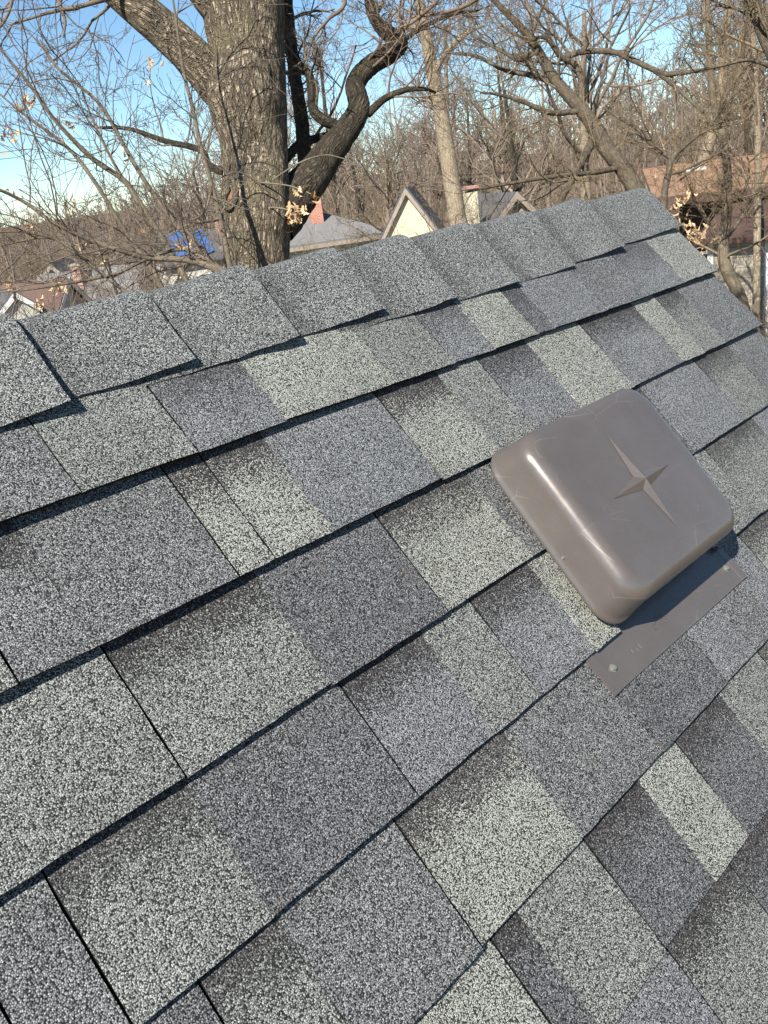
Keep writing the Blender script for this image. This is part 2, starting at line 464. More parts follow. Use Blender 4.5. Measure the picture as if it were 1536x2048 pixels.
# ridge caps, each bent over the ridge and lapped over the next one
CAPU = [-2.40, -2.235, -2.07, -1.90, -1.735, -1.569, -1.403, -1.247, -1.084, -.934, -.777, -.606, -.436, -.192]
CAPV = [-.10, -.105, -.10, -.104, -.106, -.103, -.114, -.106, -.112, -.099, -.097, -.098, -.105, -.115]
def ridge_cap(i):
    ue = CAPU[i]; us = ue - .165 - .075
    if i == len(CAPU) - 1: us = ue - .32
    vlow = CAPV[i]
    half = abs(RIDGE_V - vlow)
    R = .030
    n = 10
    lifts = (.0100 if i < 10 else .0075) + rnd.uniform(-.0025, .0025)
    flare = (.0050 if i < 10 else .0030) + rnd.uniform(-.002, .004)
    prof = []
    # straight part of the front slope, round top, straight part of the back slope
    tl = R * math.tan(TH)
    for a in np.linspace(0, 1, 8): prof.append(('f', half - (half - tl) * a))
    for a in np.linspace(0, 1, 9)[1:-1]: prof.append(('r', a))
    for a in np.linspace(0, 1, 6): prof.append(('b', tl + (.15 - tl) * a))
    jit = [rnd.gauss(0, .0008) for _ in range(n + 1)]
    ou, ov = rnd.uniform(0, 3), rnd.uniform(0, 3)
    V, uv, ed = [], [], []
    cz = rz - R / CT                        # centre of the round top, height
    for j in range(n + 1):
        f = j / n
        U = us + (ue - us) * f
        base = .0030 + lifts * f ** 2
        s = 0.0; prev = None
        for q, (typ, a) in enumerate(prof):
            if typ == 'f':
                fl = flare * (a / half) ** 2.2 * (.12 + .88 * f ** 2)
                h = base + fl + .0008 * mnoise.noise((U * 20, q * .4, i))
                extra = jit[j] + (.0015 * mnoise.noise((U * 30, i, 0)) if q == 0 else 0)
                p = roof(U, RIDGE_V + a + (extra if q == 0 else 0), h)
            elif typ == 'b':
                p = roofb(U, RIDGE_V + a, base)
            else:
                ang = TH - 2 * TH * a
                rr = R + base
                p = (U, ry - rr * math.sin(ang), cz + rr * math.cos(ang))
            if q == 0 or j < 0: pass
            if prev is not None: s += math.dist(prev, p)
            prev = p
            endjit = .0012 * mnoise.noise((q * 1.7, i * 3.3, 2)) if j == n else 0
            V.append((p[0] + endjit - house.location.x, p[1], p[2])); uv.append((U + ou, s + ov)); ed.append((s, U - (CAPU[i - 1] if i else us)))
    m = len(prof)
    N = len(V)
    # underside: the same sheet moved inwards
    ax = np.array([-house.location.x * 0, ry, cz])
    for p in V[:N]:
        d = Vector((0, p[1] - ry, p[2] - (cz - .04))).normalized() * .0042
        V.append((p[0], p[1] - d.y, p[2] - d.z))
    uv += uv; ed += ed
    F, fm = [], []
    for j in range(n):
        for q in range(m - 1):
            a, b = j * m + q, (j + 1) * m + q
            F.append((a, b, b + 1, a + 1)); fm.append(0)
            F.append((N + a, N + a + 1, N + b + 1, N + b)); fm.append(1)
    for q in range(m - 1):
        a = n * m + q; F.append((a, N + a, N + a + 1, a + 1)); fm.append(1)
        a = q; F.append((a, a + 1, N + a + 1, N + a)); fm.append(1)
    for j in range(n):
        a, b = j * m, (j + 1) * m; F.append((a, N + a, N + b, b)); fm.append(1)
        a, b = j * m + m - 1, (j + 1) * m + m - 1; F.append((a, b, N + b, N + a)); fm.append(1)
    me = pymesh('ridge_cap', V, F, [MCAP, MASP], False, fm, uv)
    l2 = me.uv_layers.new(name='edge'); idx = np.empty(len(me.loops), int); me.loops.foreach_get('vertex_index', idx)
    l2.data.foreach_set('uv', np.asarray(ed, float)[idx].ravel())
    at_ = me.attributes.new('band', 'FLOAT', 'POINT')
    bv = .55 if i >= 8 else .25  # dark band at each lap: darker granules plus lap shade put into the colour
    at_.data.foreach_set('value', [bv] * len(V))
    me.polygons.foreach_set('use_smooth', np.array([q == 0 for q in fm])); me.set_sharp_from_angle(angle=math.radians(32))
    return link('ridge_cap', me, house)
for i in range(len(CAPU)): ridge_cap(i)

# ------------------------------------------------------------------ the roof vent
VU, VV = -.957, .283                       # middle of the hood in roof coordinates
vent = empty('roof_vent', roof(VU, VV, 0), 'brown painted metal box vent with embossed four-point star on the shingles', 'roof vent')
vent.rotation_euler = (TH, 0, 0)            # local x along the ridge, y up the slope, z out of the roof
def rrect(hx, hy, r, nc=9, ns=6):
    pts = []
    for (cx, cy, a0) in ((hx - r, hy - r, 0), (-hx + r, hy - r, 90), (-hx + r, -hy + r, 180), (hx - r, -hy + r, 270)):
        for i in range(nc + 1):
            a = math.radians(a0 + 90 * i / nc); pts.append((cx + r * math.cos(a), cy + r * math.sin(a)))
        # straight side towards the next corner
        nx = {0: (-hx + r, hy), 90: (-hx, -hy + r), 180: (hx - r, -hy), 270: (hx, hy - r)}[a0]
        x0, y0 = pts[-1]
        for i in range(1, ns): pts.append((x0 + (nx[0] - x0) * i / ns, y0 + (nx[1] - y0) * i / ns))
    return pts
HX, HY, HT = .160, .137, .090
prof = [(.0005, -.030, 1), (-.0013, -.0285, 1), (-.0017, -.026, 1), (-.0009, -.0235, 1), (.0005, -.0215, .95)]   # rolled rim
hood_loops = []
RIM = .052
for (inset, dz, k) in prof: hood_loops.append((inset, RIM + dz, k))
for a in np.linspace(.15, 1, 5): hood_loops.append((.0012 + .006 * a, .030 + (.069 - .030) * a, 1 - a))
RS = .021
for a in np.linspace(0, 90, 10)[1:]:
    hood_loops.append((.0072 + RS * (1 - math.cos(math.radians(a))), .069 + RS * math.sin(math.radians(a)), 0))
for ins in (.05, .075, .1, .12): hood_loops.append((ins, HT + .0006 * (ins - .03) / .1, 0))
V, F = [], []
def frontlift(x, y):                        # the lower edge of the hood is cut higher so that air can leave
    e = float(sstep(.085, .128, -y)) * float(1 - sstep(.088, .138, abs(x)))
    return .037 * e
for (ins, z, k) in hood_loops:
    r = max(.004, .040 - ins * .35)
    for (x, y) in rrect(HX - ins, HY - ins, min(r, HY - ins - .002)):
        fe = float(sstep(.085, .128, -y)) * float(1 - sstep(.088, .138, abs(x))) * k
        V.append((x, y + .011 * fe, z + frontlift(x, y) * k))
npl = len(rrect(HX, HY, .04)); nl = len(hood_loops)
for i in range(nl - 1):
    for j in range(npl):
        a, b = i * npl + j, i * npl + (j + 1) % npl
        F.append((a, b, b + npl, a + npl))
F.append(tuple((nl - 1) * npl + j for j in range(npl)))
hood_me = pymesh('hood', V, F, MVENT, True)
hood = link('hood', hood_me, vent)
sm = hood.modifiers.new('sheet', 'SOLIDIFY'); sm.thickness = .0011; sm.offset = -1
star = []
tips = [(.073, 0), (0, .076), (-.073, 0), (0, -.076)]
inn = [(.0105, .0105), (-.0105, .0105), (-.0105, -.0105), (.0105, -.0105)]
sv = []
for i in range(4): sv += [(*tips[i], HT + .0012), (*inn[i], HT + .0012)]
sv.append((0, 0, HT + .0085))
sx0 = .0
star_me = pymesh('star_emboss', [(x + sx0, y - .003, z) for x, y, z in sv], [(i, (i + 1) % 8, 8) for i in range(8)] + [tuple(range(8))[::-1]], MVENT)
link('star_emboss', star_me, hood)
# throat below the hood
tv, tf = [], []
for z in (.002, .060):
    for (x, y) in rrect(.115, .09, .03, 6, 3): tv.append((x, y + .012, z))
nt = len(tv) // 2
tf = [(j, (j + 1) % nt, nt + (j + 1) % nt, nt + j) for j in range(nt)] + [tuple(range(nt, 2 * nt))]
link('throat', pymesh('throat', tv, tf, MVENT, True), vent)
# flange: a sheet with hemmed sides, its lower end lies on top of the course below
fx = .1925
cross = [(-fx, .0005), (-fx, .0030), (-fx + .0145, .0034), (-fx + .0165, .0012), (-fx + .03, .0006), (-.06, .0003), (.06, .0003), (fx - .03, .0006), (fx - .0165, .0008), (fx - .0145, .0017), (fx, .0015), (fx, .0003)]
ys = [(.16, -.004), (.0, -.004), (-.10, -.004), (-.146, .0030), (-.175, .0064), (-.199, .0082), (-.2015, .0078), (-.2022, .0062)]
V, F = [], []
for (y, z) in ys:
    for (x, dz) in cross: V.append((x - .0105, y, z + dz + .0003 * mnoise.noise((x * 40, y * 20, 0))))
nc = len(cross)
for i in range(len(ys) - 1):
    for j in range(nc - 1):
        a = i * nc + j; F.append((a, a + nc, a + nc + 1, a + 1))
fl = link('flange', pymesh('flange', V, F, MVENT, False), vent)
def screw(name, x, y, z, r, parent, nrm=(0, 0, 1)):
    bm = bmesh.new()
    bmesh.ops.create_cone(bm, cap_ends=True, segments=12, radius1=r * 1.45, radius2=r * 1.45, depth=.0008)
    top = bmesh.ops.create_cone(bm, cap_ends=True, segments=6, radius1=r, radius2=r * .9, depth=.0035)
    bmesh.ops.translate(bm, verts=top['verts'], vec=(0, 0, .002))
    me = bpy.data.meshes.new(name); bm.to_mesh(me); bm.free(); me.materials.append(MZINC)
    o = link(name, me, parent); o.location = (x, y, z)
    o.rotation_euler = Vector(nrm).to_track_quat('Z', 'Y').to_euler()
    return o
screw('screw', -1.131 - VU, -(.458 - VV), .0078, .0038, fl)
screw('screw', -.804 - VU, -(.456 - VV), .0078, .0038, fl)
screw('rivet', -HX + .0035, -.028, .036, .0022, hood, (-1, 0, .15))
# stamped letters on the flange, worn past reading: short raised strokes
r2 = random.Random(3)
def stamp(x0, y0, rows, n, s):
    V, F = [], []
    for r_ in range(rows):
        for i in range(n):
            if r2.random() < .15: continue
            for _ in range(2):
                cx, cy = x0 + i * s * 1.1 + r2.uniform(-.2, .2) * s, y0 - r_ * s * 1.7 + r2.uniform(-.3, .3) * s
                w, h = (s * .16, s * .8) if r2.random() < .6 else (s * .6, s * .16)
                b = len(V); z = .0076
                V += [(cx - w / 2, cy - h / 2, z), (cx + w / 2, cy - h / 2, z), (cx + w / 2, cy + h / 2, z), (cx - w / 2, cy + h / 2, z), (cx, cy, z + .0007)]
                F += [(b, b + 1, b + 4), (b + 1, b + 2, b + 4), (b + 2, b + 3, b + 4), (b + 3, b, b + 4)]
    link('stamped_mark', pymesh('stamped_mark', V, F, MVENT), fl)
stamp(-.062, -.166, 2, 8, .0042)
stamp(.045, -.172, 1, 5, .0042)
stamp(-.125, -.176, 1, 3, .008)

# ------------------------------------------------------------------ ground
t = NT('leaf_litter')
tc = t.n('TexCoord').outputs['Object']
c = t.mix(t.ramp(t.noise(tc, 1.3, 6, .7), [(.35, 0.0), (.7, 1.0)]), (.085, .062, .04), (.20, .135, .085))
c = t.mix(t.ramp(t.noise(tc, .12, 3, .5), [(.5, 0.0), (.65, .7)]), c, (.10, .105, .05))
sp_ = t.n('TexVoronoi'); sp_.inputs['Scale'].default_value = 9; t.l(tc, sp_.inputs['Vector'])
c = t.mix(t.ramp(sp_.outputs['Distance'], [(.15, .6), (.4, 0.0)]), c, (.30, .18, .09))
t.bump(t.noise(tc, 6, 5, .7), .8, .08)
MGND = t.done(c, .95, .1)
g = np.sinh(np.linspace(-5.2, 5.2, 150)) / math.sinh(5.2) * 2500
GX, GY = np.meshgrid(g + CAMLOC[0], g + CAMLOC[1], indexing='ij')
GZ = ground_z(GX, GY)
for i in range(150):
    for j in range(150):
        if abs(g[i]) < 260 and abs(g[j]) < 260:
            GZ[i, j] += .25 * mnoise.noise((GX[i, j] * .08, GY[i, j] * .08, 0))
gi = np.arange(150 * 150).reshape(150, 150)
GF = np.stack([gi[:-1, :-1], gi[1:, :-1], gi[1:, 1:], gi[:-1, 1:]], -1).reshape(-1, 4)
gnd = link('ground', npmesh('ground', np.stack([GX, GY, GZ], -1).reshape(-1, 3), GF, MGND))
tag(gnd, kind='structure')

# ------------------------------------------------------------------ neighbouring houses
def siding(name, col, pitch, gap=.55):
    t = NT(name)
    tc = t.n('TexCoord').outputs['Object']
    sz = t.n('SeparateXYZ'); t.l(tc, sz.inputs[0])
    w = t.math('FRACT', t.math('DIVIDE', sz.outputs[2], pitch))
    c = t.mix(t.noise(tc, 5, 5, .7), tuple(x * .86 for x in col), col)
    c = t.mix(t.ramp(w, [(0, gap), (.13, 0.0)]), c, tuple(x * .35 for x in col))
    t.bump(w, .8, .02)
    return t.done(c, .75, .25)
def roofing(name, col, pitch=.14):
    t = NT(name)
    tc = t.n('TexCoord').outputs['Object']
    sz = t.n('SeparateXYZ'); t.l(tc, sz.inputs[0])
    w = t.math('FRACT', t.math('DIVIDE', sz.outputs[2], pitch * .55))
    c = t.mix(t.noise(tc, 3, 6, .75), tuple(x * .7 for x in col), tuple(x * 1.25 for x in col))
    c = t.mix(t.ramp(w, [(0, .5), (.2, 0.0)]), c, tuple(x * .4 for x in col))
    return t.done(c, .9, .2)
MCREAM = siding('cream_clapboard', (.74, .66, .47), .11, .4)
MTANS = siding('tan_shingle_siding', (.44, .36, .26), .13, .6)
MGSID = siding('pale_siding', (.45, .39, .30), .2, .95)
MWHITE = plain('white_wall', (.50, .48, .42), .8)
MBROWNW = plain('brown_stained_wall', (.085, .050, .038), .8)
MRG = roofing('grey_roofing', (.185, .18, .175))
MRD = roofing('dark_grey_roofing', (.10, .10, .105))
MRB = roofing('red_brown_roofing', (.125, .08, .066))
MFLAT = plain('brown_membrane_roof', (.27, .165, .105), .9, .1, scale=1.5, var=.25)
MWOODT = plain('weathered_trim', (.30, .25, .20), .8)
MWT = plain('white_trim', (.74, .73, .70), .6)
MGLASS = plain('window_glass', (.03, .035, .045), .08, .8, var=.3)
t = NT('red_brick')
bk = t.n('TexBrick'); bk.inputs['Scale'].default_value = 1.0
for nm, val in (('Color1', (.42, .13, .08, 1)), ('Color2', (.50, .19, .12, 1)), ('Mortar', (.42, .34, .29, 1)), ('Mortar Size', .012), ('Brick Width', .21), ('Row Height', .075)): bk.inputs[nm].default_value = val
tcb = t.n('TexCoord').outputs['Object']; mpb = t.n('Mapping'); mpb.inputs['Rotation'].default_value = (math.radians(90), 0, 0); t.l(tcb, mpb.inputs[0]); t.l(mpb.outputs[0], bk.inputs['Vector'])
MBRICK = t.done(bk.outputs['Color'], .9, .15)
t = NT('blue_tarp')
tcb = t.n('TexCoord').outputs['Object']
t.bump(t.noise(tcb, 2.5, 5, .6), .8, .12)
MTARP = t.done(t.mix(t.noise(tcb, 1.2, 3, .5), (.03, .10, .30), (.05, .16, .40)), .4, .4)

def win(parent, x, z, w, h, y, face=-1):
    """window in a wall that runs along local x; face = -1 looks to -y"""
    o = box('window', (x - w / 2, x + w / 2, y + face * .02, y + face * .05, z, z + h), MGLASS, parent)
    fr = .07
    for b in ((x - w / 2 - fr, x + w / 2 + fr, z + h, z + h + fr), (x - w / 2 - fr, x + w / 2 + fr, z - fr, z), (x - w / 2 - fr, x - w / 2, z, z + h), (x + w / 2, x + w / 2 + fr, z, z + h), (x - w / 2, x + w / 2, z + h * .48, z + h * .52)):
        box('frame', (b[0], b[1], y + face * .012, y + face * .075, b[2], b[3]), MWT, o)
    return o

def gable(name, loc, rz, W, Lg, eave, pitch, mw, mr, mt, label, ov=.35, base=0.0, wins=(), tarp=False, chim=None):
    """gabled house: gable end looks to local -y and is W wide; ridge runs along +y for Lg; loc is the ground point below the front gable"""
    o = empty(name, loc, label, 'house', rz=rz)
    hgt = W / 2 * math.tan(pitch)
    prism('wall', [(-W / 2, 0, base - 1), (W / 2, 0, base - 1), (W / 2, 0, eave), (0, 0, eave + hgt), (-W / 2, 0, eave)], (0, Lg, 0), mw, o)
    c, s = math.cos(pitch), math.sin(pitch)
    for sg in (-1, 1):
        e = (sg * (W / 2 + ov * c), eave - ov * s)
        top = (0, eave + hgt)
        q = [(e[0], -ov, e[1] + .03), (top[0], -ov, top[1] + .03), (top[0], Lg + ov, top[1] + .03), (e[0], Lg + ov, e[1] + .03)]
        r = prism('roof', q, (sg * s * .12, 0, c * .12), mr, o)
        prism('bargeboard', [(e[0], -ov - .02, e[1] + .10), (top[0], -ov - .02, top[1] + .12), (top[0], -ov - .02, top[1] - .16), (e[0], -ov - .02, e[1] - .14)], (0, .05, 0), mt, r)
    for w_ in wins: win(o, *w_, y=0.0)
    if chim:
        x, y, z0, z1, w_ = chim
        box('chimney', (x - w_ / 2, x + w_ / 2, y - w_ / 2, y + w_ / 2, z0, z1), MBRICK, o)
        box('chimney_cap', (x - w_ / 2 - .06, x + w_ / 2 + .06, y - w_ / 2 - .06, y + w_ / 2 + .06, z1, z1 + .12), MWOODT, o)
    return o
def ang_view(px):                           # heading (about z) of the viewing ray through column px
    r = ray(px, 500); return math.atan2(r[1], r[0])
def faceme(px, turn=0.0): return ang_view(px) - math.pi / 2 + math.radians(turn)

# cream gable beside the slim trunk
P = at(813, 398, 40)
gable('cream_gable_house', (P[0], P[1], P[2] - 6.4), faceme(813, -3), 3.9, 7, 3.75, math.radians(57), MCREAM, MRD, MWOODT,
      'cream clapboard gable with weathered brown bargeboards beyond the ridge', ov=.22, base=.0, wins=((.25, 3.5, .95, 1.0),))
# grey hip-roofed house with the brick chimney
P = at(704, 478, 46)
hip = empty('hip_roof_house', (P[0], P[1], P[2] - 3.0), 'low house with grey hip roof and red brick chimney beside oak trunk', 'house', rz=faceme(690, 12))
E0, HW, HL, HH = 3.0, 4.6, 4.2, 1.55
def hipquad(name, pts, mat, par): return prism(name, pts, (0, 0, .1), mat, par)
A, B_, C_, D_ = (-6.2, 0, E0), (2.3, 0, E0), (2.3, 2 * HL, E0), (-6.2, 2 * HL, E0)
R1, R2 = (-2.2, HL, E0 + HH), (-1.3, HL, E0 + HH)
rf = hipquad('roof', [A, B_, R2, R1], MRG, hip)
hipquad('roof', [B_, C_, R2], MRG, hip); hipquad('roof', [C_, D_, R1, R2], MRG, hip); hipquad('roof', [D_, A, R1], MRG, hip)
box('fascia', (-6.22, 2.32, -.03, .02, E0 - .2, E0 - .002), MWOODT, hip)
box('wall', (-5.7, 1.8, .5, 2 * HL - .5, -2, E0 - .02), MWHITE, hip)
for x in (-4.3, -2.6, -.9, .8): win(hip, x, 1.2, 1.0, 1.3, .5)
box('chimney', (-1.55, -.9, 2.2, 2.85, E0 + .8, E0 + 3.1), MBRICK, hip)
box('chimney_cap', (-1.61, -.84, 2.14, 2.91, E0 + 3.1, E0 + 3.22), MBRICK, hip)
# second gable with a cream chimney stack
P = at(1028, 390, 36)
g2 = gable('tan_gable_house', (P[0], P[1], P[2] - 6.0), faceme(1028, 24), 3.0, 3.6, 4.5, math.radians(45), MTANS, MRD, MWOODT,
      'tan shingled gable with grey roof half hidden behind the ridge', ov=.3, wins=((0, 3.2, .8, .9),))
P = at(939, 372, 35)
ch = empty('chimney_stack', (P[0], P[1], P[2] - 6.0), 'tall cream painted chimney stack right of the slim trunk', 'chimney', rz=faceme(939, 20))
box('stack', (-.22, .22, -.22, .22, -1, 5.9), MCREAM, ch); box('cap', (-.27, .27, -.27, .27, 5.9, 6.0), MBRICK, ch)
# house under the blue tarp
P = at(385, 468, 58)
gt = empty('tarp_roof_house', (P[0], P[1], P[2] - 6.3), 'pale house with bright blue tarp over its roof, left of oak', 'house', rz=faceme(388, 8))
prism('wall', [(-2.2, 0, -1), (2.2, 0, -1), (2.2, 0, 4.5), (-2.2, 0, 4.5)], (0, 5, 0), MWHITE, gt)
prism('roof', [(-2.5, -.4, 4.5), (2.5, -.4, 4.5), (2.0, 2.5, 6.15), (-2.0, 2.5, 6.15)], (0, 0, .1), MRD, gt)
prism('roof', [(-2.5, 5.4, 4.5), (2.5, 5.4, 4.5), (2.0, 2.5, 6.15), (-2.0, 2.5, 6.15)], (0, 0, .1), MRD, gt)
nx, nyq = 16, 12
V, F = [], []
for i in range(nx + 1):
    for j in range(nyq + 1):
        a, b = i / nx, j / nyq
        x = (-1.45 + 2.7 * a) * (1 - .12 * b) + .08 * mnoise.noise((a * 5, b * 5, 1)); y = .1 + 2.45 * b + .12 * math.sin(a * 7) + .1 * mnoise.noise((a * 4, b * 4, 7))
        V.append((x, y, 4.5 + (y + .4) / 2.9 * 1.65 + .24 + .05 * mnoise.noise((a * 9, b * 9, 3))))
for i in range(nx):
    for j in range(nyq): F.append((i * (nyq + 1) + j, (i + 1) * (nyq + 1) + j, (i + 1) * (nyq + 1) + j + 1, i * (nyq + 1) + j + 1))
link('tarp', pymesh('tarp', V, F, MTARP, True), gt)
for x in (-1.2, .3, 1.5): win(gt, x, 2.4, .8, 1.3, 0.0)
box('chimney', (2.0, 2.45, 2.2, 2.7, 4.9, 7.0), MBRICK, gt)
# cluster of roofs at the left
P = at(128, 562, 42)
gable('red_brown_roof_house', (P[0], P[1], P[2] - 4.6), faceme(128, 62), 3.6, 4.4, 3.2, math.radians(38), MWHITE, MRB, MWT,
      'small house with red-brown roof and white eaves at far left', ov=.3, wins=((0, 1.2, .8, 1.0),))
P = at(102, 532, 50)
gable('grey_dormer_house', (P[0], P[1], P[2] - 6.0), faceme(102, -12), 2.6, 5, 4.7, math.radians(45), siding('slate_blue_siding', (.30, .34, .40), .15), MRD, MWOODT,
      'house with slate blue gable behind the red-brown roof at far left', ov=.25, wins=((0, 3.4, .6, .8),))
P = at(275, 530, 48)
gable('dark_roof_house', (P[0], P[1], P[2] - 5.0), faceme(275, 68), 4.6, 5.4, 3.0, math.radians(41), MWHITE, MRG, MWT,
      'grey roofed house with red chimney between thin stems', ov=.3, wins=((-.5, 1.0, .8, 1.1), (.9, 1.0, .8, 1.1)), chim=(-.9, 3.0, 3.6, 5.4, .5))
P = at(28, 585, 40)
gable('white_house', (P[0], P[1], P[2] - 4.2), faceme(28, 10), 1.7, 4, 3.4, math.radians(40), MWHITE, MRD, MWT, 'white gabled house at the left edge of the picture', ov=.15, wins=((0, 2.0, .5, .8),))
# brown house with low roof on the right
P = at(1330, 394, 25)
bh = empty('brown_house', (P[0], P[1], P[2] - 4.6), 'dark brown house with low brown roof and open porch at right', 'house', rz=faceme(1430, -3))
prism('roof', [(-.3, 0, 4.42), (8.5, 0, 4.42), (8.5, 6.5, 5.10), (-1.4, 6.5, 5.10)], (0, 0, .14), MFLAT, bh)
box('fascia', (-.28, 8.5, -.04, .01, 4.36, 4.60), MBROWNW, bh)
box('wall', (.2, 8.2, 2.0, 6.2, -1, 4.40), MBROWNW, bh)
box('porch_floor', (0, 8.3, .1, 2.0, 1.8, 1.95), MBROWNW, bh)
for x in (.25, 2.2, 4.2, 6.2, 8.1): box('post', (x - .06, x + .06, .12, .24, -1, 4.40), MBROWNW, bh)
for z in (2.2, 2.45, 2.7, 2.95):
    box('rail', (.2, 8.2, .14, .2, z, z + .06), MWOODT, bh)
for x in (2.0, 4.6, 6.6): win(bh, x, 2.5, .9, 1.3, 2.0)
box('skylight', (.2, .8, 4.6, 5.0, 5.0, 5.12), MWT, bh)
P = at(1500, 462, 17.5)
sh = empty('siding_garage', (P[0], P[1], P[2] - 3.9), 'pale clapboard garage with white corner boards behind thin trees at right', 'garage', rz=faceme(1500, -14))
box('wall', (-.75, 3.2, 0, 4, -.3, 3.75), MGSID, sh)
for x in (-.75, .35, 3.2): box('corner_board', (x - .06, x + .06, -.035, .03, -.3, 3.74), MWT, sh)
prism('roof', [(-1.0, -.3, 3.72), (3.5, -.3, 3.72), (3.5, 2.0, 4.2), (-1.0, 2.0, 4.2)], (0, 0, .1), MBROWNW, sh)
prism('roof', [(-1.0, 4.3, 3.72), (3.5, 4.3, 3.72), (3.5, 2.0, 4.2), (-1.0, 2.0, 4.2)], (0, 0, .1), MBROWNW, sh)
win(sh, 1.6, 1.2, .9, 1.2, 0.0)

# ------------------------------------------------------------------ trees
class Tubes:
    def __init__(s): s.b = {}
    def add(s, P, R, sides):
        """P (B,n,3), R (B,n)"""
        s.b.setdefault((P.shape[1], sides), []).append((P, R))
    def arrays(s):
        Vs, Fs, UVs, off = [], [], [], 0
        for (n, k), lst in s.b.items():
            P = np.concatenate([a for a, _ in lst]); R = np.concatenate([b for _, b in lst]); B = len(P)
            T = np.gradient(P, axis=1); T /= np.linalg.norm(T, axis=2, keepdims=True) + 1e-9
            mean = T.mean(1); ref = np.where(np.abs(mean[:, 2:3]) > .75, np.array([[1., 0, 0]]), np.array([[0, 0, 1.]]))[:, None, :]
            n1 = np.cross(T, ref); n1 /= np.linalg.norm(n1, axis=2, keepdims=True) + 1e-9
            n2 = np.cross(T, n1)
            a = np.linspace(0, 2 * math.pi, k, endpoint=False)
            ring = n1[:, :, None, :] * np.cos(a)[None, None, :, None] + n2[:, :, None, :] * np.sin(a)[None, None, :, None]
            V = P[:, :, None, :] + ring * R[:, :, None, None]
            seg = np.linalg.norm(np.diff(P, axis=1), axis=2); ln = np.concatenate([np.zeros((B, 1)), np.cumsum(seg, 1)], 1)
            u = (np.abs(a - math.pi) / math.pi)[None, None, :] * (R.mean(1) * math.pi)[:, None, None] + np.zeros((B, n, k))
            uv = np.stack([u, ln[:, :, None] + np.zeros((B, n, k))], -1)
            idx = np.arange(B * n * k).reshape(B, n, k) + off
            i0 = idx[:, :-1]; i1 = idx[:, 1:]
            F = np.stack([i0, np.roll(i0, -1, 2), np.roll(i1, -1, 2), i1], -1)
            Vs.append(V.reshape(-1, 3)); Fs.append(F.reshape(-1, 4)); UVs.append(uv.reshape(-1, 2)); off += B * n * k
        return np.concatenate(Vs), np.concatenate(Fs), np.concatenate(UVs)
    def mesh(s, name, mat):
        V, F, uv = s.arrays()
        return npmesh(name, V, F, mat, uv)

def unit(a): return a / (np.linalg.norm(a, axis=-1, keepdims=True) + 1e-9)

def grow(tb, rng, P, D, L, R, levels, shell=None):
    """grow whole generations of branches at once; each level: n, wig, up, tip, k (children), t0, ang, lr, rr, sides"""
    for li, lv in enumerate(levels):
        B = len(P)
        if B == 0: return
        n = lv['n']
        pts = np.empty((B, n + 1, 3)); dirs = np.empty((B, n + 1, 3))
        pts[:, 0] = P; d = unit(D); dirs[:, 0] = d
        bend = rng.normal(0, lv['wig'] * .6, (B, 3))
        for i in range(1, n + 1):
            d = unit(d + rng.normal(0, lv['wig'], (B, 3)) + bend * .5 + np.array([0, 0, lv['up']]))
            if i % 3 == 0: bend = rng.normal(0, lv['wig'] * .6, (B, 3))
            pts[:, i] = pts[:, i - 1] + d * (L / n)[:, None]; dirs[:, i] = d
        tt = np.linspace(0, 1, n + 1)[None]
        rad = R[:, None] * (1 - (1 - lv['tip']) * tt ** .9)
        tb.add(pts, np.maximum(rad, lv.get('rmin', .0015)), lv['sides'])
        if li == len(levels) - 1: return
        k = lv['k']
        t = lv['t0'] + (1 - lv['t0']) * (np.arange(k)[None] + rng.uniform(.1, .95, (B, k))) / k
        t = np.minimum(t, .999)
        x = t * n; i0 = np.floor(x).astype(int); fr = (x - i0)[..., None]
        bi = np.arange(B)[:, None]
        cp = pts[bi, i0] * (1 - fr) + pts[bi, i0 + 1] * fr
        cd = unit(dirs[bi, i0 + 1])
        rnd_ = rng.normal(0, 1, (B, k, 3)); side = unit(rnd_ - (rnd_ * cd).sum(-1, keepdims=True) * cd)
        an = np.radians(rng.normal(lv['ang'], 12, (B, k)))[..., None]
        nd = cd * np.cos(an) + side * np.sin(an)
        cl = L[:, None] * lv['lr'] * rng.uniform(.55, 1.25, (B, k)) * (1.1 - .55 * t)
        cr = (R[:, None] * (1 - (1 - lv['tip']) * t ** .9)) * lv['rr'] * rng.uniform(.75, 1.15, (B, k))
        P, D, L, R = cp.reshape(-1, 3), nd.reshape(-1, 3), cl.ravel(), cr.ravel()

def resample(pts, n, jit=0.0, rng=None):
    """smooth polyline through control points (Catmull-Rom); pts rows may carry extra columns"""
    p = np.asarray(pts, float); m = len(p)
    ext = np.vstack([2 * p[0] - p[1], p, 2 * p[-1] - p[-2]])
    out = []
    for t in np.linspace(0, m - 1 - 1e-6, n):
        i = int(t); f = t - i
        a, b, c, d = ext[i], ext[i + 1], ext[i + 2], ext[i + 3]
        out.append(.5 * ((2 * b) + (-a + c) * f + (2 * a - 5 * b + 4 * c - d) * f * f + (-a + 3 * b - 3 * c + d) * f ** 3))
    return np.array(out)

def limb(tb, ctrl, n, sides, rng=None, wob=0.0):
    """ctrl rows: pixel x, pixel y, depth, width in pixels -> world tube; returns points and radii"""
    c = resample(ctrl, n)
    P = np.array([at(a, b, d) for a, b, d, w in c]); R = c[:, 3] * c[:, 2] / FPX / 2
    if wob and rng is not None: P[1:-1] += rng.normal(0, 1, (n - 2, 3)) * (R[1:-1, None] * wob)
    tb.add(P[None], np.maximum(R, .002)[None], sides)
    return P, R

